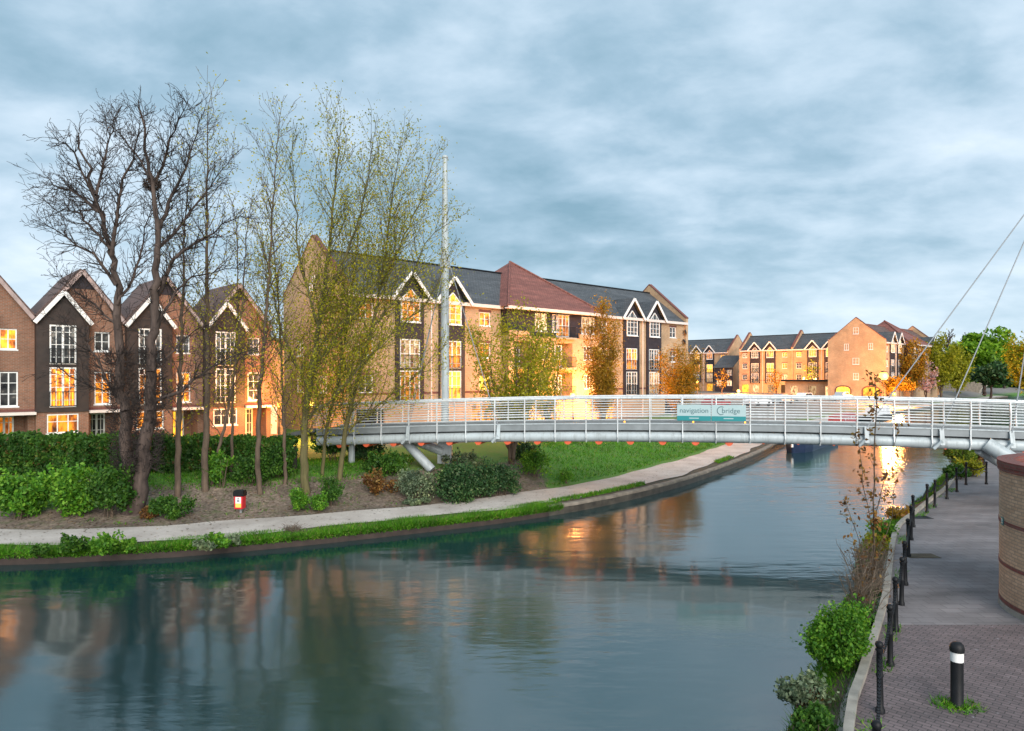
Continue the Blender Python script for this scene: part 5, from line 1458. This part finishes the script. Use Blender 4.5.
q = P(680, 420, 64); small_tree((q.x,q.y,1.6), 6.6, 'amber leaved tree at the right end of the long block', 33, 'leaf_orange', [(0,0,0.95),(-1.4,0.3,0.85),(1.3,0.2,0.85),(-0.6,-0.5,0.7),(0.7,-0.5,0.7)], 2.2, 0.11, 'bark_mid', 1.5, 2.2, 0.05, 0.6, 0.26)
q = P(548, 420, 48); small_tree((q.x,q.y,1.5), 7.0, 'olive shrub-like tree hiding the balconies, right of the willow clump', 34, 'leaf_spring', [(0,0,0.9),(-0.9,0.3,0.85),(0.8,0.2,0.8)], 1.9, 0.10, 'bark_mid', 1.3, 2.0, 0.08, 0.5, 0.24)
for k, (u, Y, hh, lab, lf) in enumerate(((812, 152, 7.0, 'small green tree before the lit bays of the two-part terrace', 'leaf_green_spring'), (776, 158, 4.8, 'small round tree at the left half of the two-part terrace', 'leaf_orange'), (846, 146, 4.6, 'small tree beside the dark flat-roofed shed', 'leaf_orange'), (722, 165, 5.0, 'small tree at the foot of the farthest terrace', 'leaf_orange'))):
    q = P(u, 400, Y); small_tree((q.x,q.y,ZG2), hh, lab, 40+k, lf, [(0,0,1.0),(-1.0,0.4,0.8),(1.0,0.2,0.8)], 2.0, 0.22, 'bark_dark', 1.2, 1.6, 0.08, 0.6, 0.3, 2, step=0.5)

def leafy(base, Hh, rx, rz, label, seed, leaf, n, lsize, trunk_r=0.3, bk='bark_dark', lumps=26, cz=0.62):
    """a tree in full leaf: trunk and limbs, crown of leaf clumps with gaps"""
    rnd.seed(seed); nrs.seed(seed); base = Vector(base); S = Sk(); c = dict(CS, leaf=0, maxlev=2, rmin=0.02, step=0.8)
    limb(S, [base-Vector((0,0,0.3)), base+Vector((0.1,0,Hh*0.3)), base+Vector((-0.1,0.1,Hh*0.75))], trunk_r, 0.06, c, 1, 0.8, Hh*0.25, 0.3, 0.1)
    pts = []; per = n//lumps
    for i in range(lumps):
        d = rv().normalized(); k = rnd.random()**0.45*0.8
        ctr = base + Vector((d.x*rx*k, d.y*rx*k, Hh*cz + d.z*rz*k)); rr = rx*rnd.uniform(0.22,0.42)
        v = unit(nrs.normal(size=(per,3)))*rr*(0.55+0.5*nrs.rand(per,1))*[1,1,0.75]
        pts += [ctr + Vector(x) for x in v]
    S.lp = pts
    return make_tree(S, base, label, bk, leaf, lsize)
q = P(984, 395, 168); leafy((q.x,q.y,1.4), 15.0, 8.2, 6.2, 'large rounded bright green tree beside the stone arch bridge', 51, 'leaf_far', 9000, 0.62, 0.45)
q = P(991, 396, 158); leafy((q.x,q.y,1.0), 8.0, 5.2, 3.0, 'dark green bush-like tree at the foot of the large rounded green tree', 52, 'leaf_dark', 3500, 0.5, 0.3)
q = P(912, 400, 133); small_tree((q.x,q.y,1.5), 9.8, 'amber willow lit by lamps, right of the broad gable end', 53, 'leaf_orange', [(0,0,1),(-1.8,0.5,0.85),(1.9,0,0.85),(-0.9,-0.9,0.7),(1.0,-0.9,0.7)], 2.4, 0.26, 'bark_mid', 2.2, 1.6, 0.04, 0.6, 0.4, 3, 0.15, 0.6)
q = P(941, 400, 146); small_tree((q.x,q.y,1.5), 11.5, 'golden willow between the pink blossom and the large green tree', 54, 'leaf_spring', [(0,0,1),(-2.6,0.5,0.85),(2.6,0,0.85),(-1.4,-1.2,0.7),(1.5,-1.2,0.72),(0,1.5,0.9)], 2.6, 0.28, 'bark_mid', 2.6, 1.7, 0.03, 0.65, 0.45, 3, 0.16, 0.6)
q = P(958, 400, 152); small_tree((q.x,q.y,1.3), 9.0, 'second golden willow just left of the large green tree', 55, 'leaf_spring', [(0,0,1),(-2.0,0.5,0.85),(2.0,0,0.85),(0.2,-1.2,0.7)], 2.6, 0.28, 'bark_mid', 2.4, 1.7, 0.03, 0.65, 0.45, 3, 0.15, 0.6)
q = P(926, 400, 134); small_tree((q.x,q.y,1.5), 6.2, 'pink blossom tree near the brightest lamp', 56, 'blossom', [(0,0,1),(-1.5,0.3,0.85),(1.5,0,0.85)], 2.4, 0.24, 'bark_dark', 1.6, 1.7, 0.04, 0.7, 0.35, 3, 0.12, 0.6)
q = P(899, 400, 126); leafy((q.x,q.y,1.4), 4.4, 2.8, 1.6, 'low orange lit shrub tree below the brightest lamp', 57, 'leaf_orange', 1800, 0.3, 0.12)
q = P(1024, 400, 118); small_tree((q.x+1.5,q.y,1.0), 12.5, 'yellow green tree cut by the right edge behind the footbridge', 58, 'leaf_spring', [(0,0,1),(-3.0,0.5,0.85),(3.0,0,0.85),(-1.6,-1.2,0.72),(1.5,-1.2,0.72),(-2.6,1.0,0.6)], 2.8, 0.26, 'bark_mid', 2.6, 1.8, 0.03, 0.65, 0.4, 3, 0.16, 0.55)
for k, (u, Y, hh, sd) in enumerate(((947, 215, 20.5, 61), (966, 225, 20.0, 62), (1004, 230, 16.5, 63))):
    rnd.seed(sd); nrs.seed(sd); q = P(u, 400, Y); S = Sk(); c = dict(CS, leaf=0, maxlev=3, rmin=0.08, step=0.7, ang=0.6, up=0.06)
    limb(S, [Vector((q.x,q.y,0.5)), Vector((q.x+0.4,q.y,hh*0.35)), Vector((q.x-0.3,q.y,hh*0.7)), Vector((q.x,q.y,hh*0.85))], 0.45, 0.1, c, 0, 2.2, 5.0, 0.2, 0.1)
    make_tree(S, (q.x,q.y,0.5), ['left of two bare trees on the skyline beyond the willows', 'right of two bare trees on the skyline beyond the willows', 'bare tree on the skyline behind the large rounded green tree'][k], 'bark_dark', 'leaf_spring', 0.1, group='bare skyline trees')
rnd.seed(64); nrs.seed(64); pts = []
for i in range(46):
    u = 900 + 190*rnd.random(); Y = 235 + 40*rnd.random(); q = P(u, 395, Y); hh = rnd.uniform(4, 8.5)
    v = unit(nrs.normal(size=(160,3)))*[4.5,3,hh*0.5]*(0.6+0.4*nrs.rand(160,1)); pts.append(v + np.array([q.x, q.y, 0.8+hh*0.45]))
o = link('far_woods', np_mesh('far_woods', leaves(np.concatenate(pts), 1.1), 4, M['leaf_mid'])); tag(o, 'dim green belt of far woods beyond the stone bridge', 'woods', None, 'stuff')

# ------------------------------------------------------------------ hedge, bushes
def bush(base, w, h, mat, n, lsize, label, seed, d=None, lumps=14, name='bush', cat='bush', stems=True, rough=0.5):
    rnd.seed(seed); nrs.seed(seed); base = Vector(base); d = d or w*0.8
    T = thing(name, label, cat, base); pts = []; n = int(n*1.7); lsize *= 0.72; lumps = int(lumps*1.8); per = n//lumps
    for i in range(lumps):
        a = rnd.uniform(0, 6.283); k = rnd.random()**0.5*0.8
        z = h*rnd.uniform(0.28, 0.72); sh = 1.0 - 0.45*max(0, z/h-0.4)
        ctr = np.array([math.cos(a)*w/2*k*sh, math.sin(a)*d/2*k*sh, z]); rr = min(w, h)*rnd.uniform(0.13, 0.30)
        v = unit(nrs.normal(size=(per,3)))*rr*(1-rough + rough*1.25*nrs.rand(per,1)); pts.append(ctr + v)
    sh = []
    for i in range(max(10, n//36)):
        p = pts[rnd.randrange(len(pts))][rnd.randrange(per)]; dd = np.array([p[0], p[1], 0])/max(w, 0.1)*1.2 + np.array([rnd.gauss(0,0.35), rnd.gauss(0,0.35), rnd.uniform(0.5,1.2)]); dd /= np.linalg.norm(dd)
        ln = h*rnd.uniform(0.08, 0.30)
        for k in range(7): sh.append(p + dd*ln*(k/6) + nrs.normal(size=3)*0.012)
    pts = np.concatenate(pts + [np.array(sh)]); pts[:,2] = np.abs(pts[:,2])
    link('foliage', np_mesh('foliage', leaves(pts, lsize), 4, M[mat]), T)
    if stems:
        sg = []
        for i in range(10):
            p = Vector((rnd.uniform(-w,w)*0.12, rnd.uniform(-d,d)*0.12, -0.15)); q = Vector((rnd.uniform(-w,w)*0.4, rnd.uniform(-d,d)*0.4, h*0.7)); m_ = p.lerp(q, 0.5) + Vector((0,0,h*0.1))
            sg += [(tuple(p), tuple(m_), 0.018, 0.013), (tuple(m_), tuple(q), 0.013, 0.007)]
        link('stem', prism_mesh('stem', sg, M['bark_mid'], 4), T)
    return T
def bush_px(u, vb, wpx, hpx, mat, n, lsize, label, seed, **k):
    g = ground_at(u, vb); s = g.y/F
    # the foot is at (u, vb); the middle stands half a depth behind it
    return bush(g + Vector((0, wpx*s*0.25, 0)), wpx*s*1.02, hpx*s*1.05, mat, n, lsize, label, seed, **k)
bush_px(12, 524, 48, 52, 'leaf_bright', 2600, 0.13, 'pale green laurel bush at the left edge beside the towpath', 71)
bush_px(58, 521, 58, 54, 'leaf_bright', 3400, 0.13, 'bright green laurel bush, middle of three before the dark hedge', 72)
bush_px(103, 521, 48, 60, 'leaf_mid', 3400, 0.12, 'mid green laurel bush touching the left of the big bare tree', 73)
bush_px(166, 522, 46, 24, 'leaf_mid', 1800, 0.09, 'low ivy clump at the right foot of the big bare tree', 74, stems=False)
bush_px(146, 521, 18, 16, 'leaf_rust', 420, 0.08, 'small rusty plant at the foot of the big bare tree', 75, lumps=6)
bush_px(219, 490, 26, 42, 'leaf_bright', 800, 0.12, 'airy bright green shrub on the lawn between two thin trunks', 76, lumps=9)
bush_px(246, 488, 34, 34, 'leaf_mid', 1500, 0.11, 'mid green shrub behind the litter bin', 77)
bush_px(276, 482, 42, 40, 'leaf_mid', 2000, 0.11, 'broad green shrub right of the litter bin, below the house row end', 78)
bush_px(296, 513, 24, 24, 'leaf_bright', 1300, 0.075, 'low bright green box bush at the foot of the forked tree', 79)
bush_px(318, 513, 20, 18, 'leaf_bright', 900, 0.075, 'smallest green box bush right of the forked tree trunk', 80)
bush_px(331, 508, 22, 31, 'leaf_mid', 1400, 0.075, 'taller green box bush below the leaning pale tree', 81)
bush_px(330, 462, 48, 34, 'leaf_mid', 1800, 0.12, 'dark green shrub under the west end of the footbridge', 82)
bush_px(382, 478, 46, 28, 'leaf_mid', 2600, 0.11, 'wide green shrub left of the bridge struts', 83)
bush_px(378, 497, 36, 26, 'leaf_rust', 700, 0.10, 'sparse reddish brown shrub before the wide green shrub', 84, lumps=9)
bush_px(414, 503, 38, 34, 'leaf_grey', 2200, 0.085, 'grey green rounded bush left of the dark evergreens', 85)
bush_px(456, 506, 46, 43, 'leaf_dark', 3800, 0.10, 'tallest dark evergreen bush in front of the mast foot', 86)
bush_px(476, 502, 40, 37, 'leaf_dark', 3000, 0.10, 'dark evergreen bush in the middle of the evergreen row', 87)
bush_px(502, 498, 36, 32, 'leaf_dark', 2400, 0.09, 'rounded dark evergreen bush at the right of the row', 88)
bush_px(461, 476, 50, 22, 'leaf_grey', 1600, 0.09, 'pale topped shrub behind the dark evergreen row', 89)
bush_px(416, 508, 34, 9, 'leaf_grey', 700, 0.08, 'flat ivy patch beside the towpath below the grey green bush', 90, stems=False)
bush_px(535, 480, 30, 32, 'leaf_bright', 1400, 0.09, 'lime green shrub on the bare bank right of the willow', 91)
bush_px(566, 484, 13, 15, 'leaf_bright', 500, 0.07, 'tiny lime shrub at the edge of the grass slope', 92)
bush_px(525, 462, 30, 20, 'leaf_dark', 1200, 0.10, 'dark shrub behind the willow stems under the footbridge', 93)
bush_px(365, 462, 40, 20, 'leaf_dark', 1400, 0.11, 'dark shrub under the bridge left of the struts', 94)
# hedge
rnd.seed(95); nrs.seed(95)
h0 = ground_at(-40, 476); h1 = ground_at(292, 474)
T = thing('hedge', 'long clipped dark green hedge in front of the gabled houses', 'hedge', h0)
n = 30000; t = nrs.rand(n,1); ax = np.array(h1-h0); wd = 1.3; hh = 1.62
nv = np.array([-ax[1], ax[0], 0])/np.hypot(ax[0], ax[1])
face = nrs.rand(n)
dd = np.where(face < 0.6, 0.12*nrs.rand(n)**2, nrs.rand(n))[:,None]; zz = np.where(face < 0.6, nrs.rand(n), 1 - 0.12*nrs.rand(n)**2)[:,None]
lump = 0.14*np.sin(t*47)+0.10*np.sin(t*143+1)+0.07*np.sin(t*311)
pts = ax*t + nv*(dd*wd - 0.1 + lump*0.8) + np.concatenate([np.zeros((n,2)), zz*hh*(1+lump*0.35)*(1-0.12*t)], 1)
link('foliage', np_mesh('foliage', leaves(pts, 0.12), 4, M['leaf_hedge']), T)
n = 9000; t = nrs.rand(n,1); pts = ax*t + nv*(nrs.rand(n,1)*wd) + np.concatenate([np.zeros((n,2)), (hh*(1+(0.14*np.sin(t*47)+0.10*np.sin(t*143+1)+0.07*np.sin(t*311))*0.35)*(1-0.12*t)) + 0.22*nrs.rand(n,1)**4], 1)
link('new_growth', np_mesh('new_growth', leaves(pts, 0.10), 4, M['leaf_mid']), T)
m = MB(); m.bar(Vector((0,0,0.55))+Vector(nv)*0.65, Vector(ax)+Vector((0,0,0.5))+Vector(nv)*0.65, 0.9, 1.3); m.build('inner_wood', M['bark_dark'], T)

# ------------------------------------------------------------------ grass
rnd.seed(99); nrs.seed(99)
def along(PL, i0, i1, n, d0, d1):
    t = i0 + nrs.rand(n)*(i1-i0-1); i = t.astype(int); fr = (t-i)[:,None]; A = np_poly(PL)
    p = A[i]*(1-fr) + A[i+1]*fr; tg = unit(A[i+1]-A[i]); nr = np.stack([-tg[:,1], tg[:,0]], 1)
    d = d0 + (d1-d0)*nrs.rand(n,1); return p + nr*d, d
i0, i1 = idx(LBC, -22), idx(LBC, 2.6)
p, d = along(LBC, i0, i1, 36000, -0.06, 0.85)
cl = 0.6 + 0.5*np.sin(p[:,:1]*1.9)*np.sin(p[:,:1]*0.7+1) 
B = np.concatenate([p, np.full((len(p),1), 0.36)], 1)
V = blades(B, 0.075 + 0.075*np.clip(cl, 0, 1.2), 0.03, 0.5)
ph, dh = along(LBC, i0, i1, 12000, -0.08, 0.0); tg_z = 0.16 + 0.20*nrs.rand(len(ph),1)**0.6
Vh = blades(np.concatenate([ph, tg_z], 1), 0.09, 0.035, 1.0); V = np.concatenate([V, Vh])
p2, d = along(LBC, idx(LBC, 2.0), idx(LBC, y=58), 9000, 0.42, 0.95)
seg = (np.sin(p2[:,0]*0.55)+np.sin(p2[:,0]*0.23+1.0)) > 0.0
B2 = np.concatenate([p2, np.full((len(p2),1), 0.44)], 1)[seg]
V2 = blades(B2, 0.12, 0.04, 0.5)
o = link('verge_grass', np_mesh('verge_grass', np.concatenate([V, V2]), 3, M['grass'])); tag(o, 'lush green grass fringe between towpath and water', 'grass', None, 'stuff')
n = 90000; X = nrs.uniform(0.5, 25, n); Y = nrs.uniform(33, 66, n)
h, dl, dr = land_h(X, Y); k = (dl > 3.6) & (dl < 12) & (X > 1.2 + nrs.rand(n)*1.6)
B = np.stack([X, Y, h-0.03], 1)[k]
V = blades(B, 0.14, 0.055, 0.7)
n = 26000; X = nrs.uniform(-18, -5, n); Y = nrs.uniform(27.5, 38, n); h, dl, dr = land_h(X, Y); k = (dl > 6.6) & (dl < 12)
V3 = blades(np.stack([X, Y, h-0.03], 1)[k], 0.12, 0.05, 0.5)
n = 5000; X = nrs.uniform(-16, 1, n); Y = nrs.uniform(25, 34, n); h, dl, dr = land_h(X, Y); k = (dl > 3.6) & (dl < 7) & (np.sin(X*1.3+Y)*np.sin(Y*1.7-X) > 0.25)
V4 = blades(np.stack([X, Y, h-0.02], 1)[k], 0.12, 0.05, 0.6)
o = link('bank_grass', np_mesh('bank_grass', np.concatenate([V, V3, V4]), 3, M['grass'])); tag(o, 'rough green grass on the sloping bank and lawn', 'grass', None, 'stuff')
n = 9000; X = nrs.uniform(-22, 3, n); Y = nrs.uniform(23, 36, n); h, dl, dr = land_h(X, Y); k = (dl > 3.0) & (dl < 8.5) & (nrs.rand(n) < 0.9)
pts = np.stack([X, Y, h+0.012], 1)[k]; lv = leaves(pts, 0.075).reshape(-1,4,3); lv[:,:,2] = pts[:,None,2] + (lv[:,:,2]-pts[:,None,2])*0.25
p_, d_ = along(LBC, idx(LBC, -22), idx(LBC, y=50), 900, 0.7, 3.2); pq = np.concatenate([p_, np.full((len(p_),1), 0.485)], 1); lv2 = leaves(pq, 0.06).reshape(-1,4,3); lv2[:,:,2] = 0.48 + (lv2[:,:,2]-0.485)*0.1
o = link('fallen_leaves', np_mesh('fallen_leaves', np.concatenate([lv, lv2]).reshape(-1,3), 4, M['litter'])); tag(o, 'dry brown leaf litter on the bare bank and towpath', 'leaves', None, 'stuff')
# right bank: low weeds between kerb and water, tufts at the kerb foot
p, d = along(RBC, idx(RBC, y=6), idx(RBC, y=62), 42000, 0.12, 0.95)
den = np.sin(p[:,1]*0.9)*np.sin(p[:,1]*0.37+0.6) + 0.75 - 0.3*np.abs(d[:,0]-0.5)
k = den > nrs.rand(len(p))*0.9
B = np.concatenate([p, 0.62 - 0.42*d], 1)[k]
V = blades(B, 0.13, 0.025, 0.7)
p, d = along(RBC, idx(RBC, y=6), idx(RBC, y=36), 2600, -0.42, -0.13); k = np.sin(p[:,1]*2.3)*np.sin(p[:,1]*0.9+0.5) > 0.25
V2 = blades(np.concatenate([p, np.full((len(p),1), ZQ)], 1)[k], 0.09, 0.02, 0.8)
n = 420; a = nrs.rand(n)*6.283; r_ = 0.09+0.22*nrs.rand(n)**1.6
V3 = blades(np.stack([b0.x+np.cos(a)*r_*1.3, b0.y+np.sin(a)*r_, np.full(n, ZQ)], 1), 0.07, 0.02, 0.9)
o = link('quay_weeds', np_mesh('quay_weeds', np.concatenate([V, V2, V3]), 3, M['grass'])); tag(o, 'weeds and grass tufts along the quay kerb and bollard foot', 'weeds', None, 'stuff')

# ------------------------------------------------------------------ plants on the right bank
def rb_pt(y, d):
    i = idx(RBC, y=y); q = offs(RBC, i, d); return Vector((q.x, q.y, 0.62-0.42*max(d,0)))
bush(rb_pt(12.9, 0.42), 1.05, 1.4, 'leaf_bright', 9000, 0.056, 'dense green bush growing over the water beside the quay kerb', 101, d=1.2, lumps=9, rough=0.9)
bush(rb_pt(11.6, 0.75), 0.8, 0.75, 'leaf_grey', 900, 0.07, 'grey green weed below the dense bush at the water edge', 102, lumps=8)
bush(rb_pt(10.5, 0.45), 0.7, 0.5, 'leaf_mid', 900, 0.06, 'low green weed clump nearest the bottom of the photo on the bank', 103, lumps=8)
bush(rb_pt(10.0, 0.8), 0.7, 0.5, 'leaf_grey', 700, 0.07, 'pale silvery weed at the bottom of the bank by the water', 104, lumps=8)
bush(rb_pt(11.1, 0.62), 0.4, 0.4, 'leaf_rust', 220, 0.06, 'small rusty weed between the grey weeds', 105, lumps=5)
bush(rb_pt(14.6, 0.35), 0.7, 0.6, 'leaf_mid', 900, 0.06, 'low green weed between dense bush and dead brown stems', 106, lumps=8)
bush(rb_pt(20.8, 0.45), 0.9, 0.8, 'leaf_spring', 900, 0.07, 'yellow green weed at the kerb right of the sapling', 107, lumps=9)
bush(rb_pt(23.2, 0.45), 1.0, 0.8, 'leaf_bright', 900, 0.07, 'green and yellow weed clump farther along the kerb', 108, lumps=9)
bush(rb_pt(26.5, 0.45), 0.9, 0.6, 'leaf_orange', 600, 0.07, 'orange tinged weed beside the kerb under the chains', 109, lumps=8)
# dead stems
def dead_stems(c, w, h, n, label, seed, leafn=0, lm='leaf_rust'):
    rnd.seed(seed); nrs.seed(seed); sg = []; lp = []
    for i in range(n):
        a = rnd.uniform(0,6.28); k = rnd.random()**0.5*w/2; p = Vector((math.cos(a)*k, math.sin(a)*k, -0.1)); d = Vector((rnd.gauss(0,0.2), rnd.gauss(0,0.2), 1)); H_ = h*rnd.uniform(0.4,1.0)
        for j in range(5):
            q = p + d.normalized()*H_/5; sg.append((tuple(p), tuple(q), 0.008, 0.006)); p = q; d = d + Vector((rnd.gauss(0,0.13), rnd.gauss(0,0.13), 0))
            if j > 1:
                e = p + Vector((rnd.gauss(0,0.16), rnd.gauss(0,0.16), rnd.uniform(0.02,0.2))); sg.append((tuple(p), tuple(e), 0.005, 0.004))
                if rnd.random() < leafn: lp.append(e)
    T = thing('dry_shrub', label, 'shrub', c)
    link('stems', combo_mesh('stems', sg, leaves(np.array([tuple(x) for x in lp]), 0.06) if lp else None, M['bark_pale'], M[lm]), T)
dead_stems(rb_pt(16.0, 0.35), 0.5, 1.3, 70, 'tangle of dead brown upright stems between kerb and water', 111, 0.15)
dead_stems(rb_pt(17.5, 0.45), 0.6, 1.6, 80, 'tall dead brown stems around the foot of the sapling', 112, 0.2)
dead_stems(rb_pt(19.2, 0.5), 0.6, 1.2, 50, 'sparser dead stems behind the sapling', 113, 0.35)
# the sapling
rnd.seed(115); nrs.seed(115); g = rb_pt(17.3, 0.75); S = Sk(); c = dict(CS, leaf=3.2, leaflev=1, lspread=0.08, maxlev=2, bare=0.2, dens=[1.2,1.0], ang=0.7, up=0.04, step=0.16, rmin=0.006, wob=0.1)
Ys = g.y
limb(S, [g-Vector((0,0,0.2))] + pl(Ys, [(873,560),(874,500),(875,450),(876,400),(875,380)]), 0.034, 0.012, c, 0, 3.2, 0.42, 0.12, 0.01)
limb(S, pl(Ys, [(874,540),(866,500),(862,470),(858,440)], 0.3), 0.014, 0.007, c, 1, 3.0, 0.42, 0.15, 0.015)
limb(S, pl(Ys, [(874,520),(884,480),(892,455),(898,430)], -0.3), 0.014, 0.007, c, 1, 3.0, 0.42, 0.15, 0.015)
limb(S, pl(Ys, [(872,575),(860,545),(852,520),(847,505)], 0.2), 0.012, 0.007, c, 1, 3.0, 0.42, 0.15, 0.015)
limb(S, pl(Ys, [(874,560),(888,530),(893,500),(897,480)], 0.2), 0.012, 0.007, c, 1, 3.0, 0.42, 0.15, 0.015)
make_tree(S, g, 'tall thin sapling with rusty young leaves rising in front of the footbridge', 'bark_mid', 'leaf_rust', 0.068, 'sapling')
# planted corner beyond the posts
for k, (u, v, w_, h_, mt, lab) in enumerate(((957, 481, 1.5, 0.9, 'leaf_mid', 'green ground plant in the quay corner behind the chain posts'), (970, 478, 1.5, 1.1, 'leaf_spring', 'yellow green shrub in the quay corner next to the last chain posts'), (962, 466, 1.8, 1.4, 'leaf_green_spring', 'leafy shrub in the quay corner below the footbridge'), (953, 462, 1.3, 1.3, 'leaf_rust', 'rust coloured shrub at the water edge below the footbridge'), (968, 455, 1.8, 1.3, 'leaf_mid', 'green shrub under the footbridge right of the water'), (975, 465, 1.0, 1.0, 'leaf_rust', 'reddish plant among the chain posts under the footbridge'))):
    g = G(u, v, 0.6); bush(g, w_, h_, mt, 1000, 0.11, lab, 120+k, lumps=9)
# tall weeds on the verge
rnd.seed(130)
for k, (u, v, hpx, mt, lab) in enumerate(((74, 553, 20, 'leaf_mid', 'leafy weed at the left of the verge, overhanging the water'), (108, 556, 26, 'leaf_bright', 'tallest leafy weed on the verge below the laurels'), (128, 551, 14, 'leaf_bright', 'small bright weed on the verge just right of the tallest weed'), (203, 551, 15, 'leaf_grey', 'blue green leafy weed on the verge left of the litter bin'), (218, 549, 18, 'leaf_bright', 'bright leafy weed on the verge below the litter bin'), (232, 547, 13, 'leaf_grey', 'pale weed on the verge right of the litter bin'), (40, 556, 12, 'leaf_mid', 'low weed on the verge near the left edge'))):
    g = G(u, v, 0.36); s = g.y/F; bush(g, hpx*s*1.4, hpx*s, mt, 420, 0.10, lab, 140+k, lumps=7, name='weed', cat='weed', stems=False)
dead_stems(ground_at(292, 533), 0.5, 0.35, 70, 'dry straw tuft on the verge near the timber bank edge', 150)
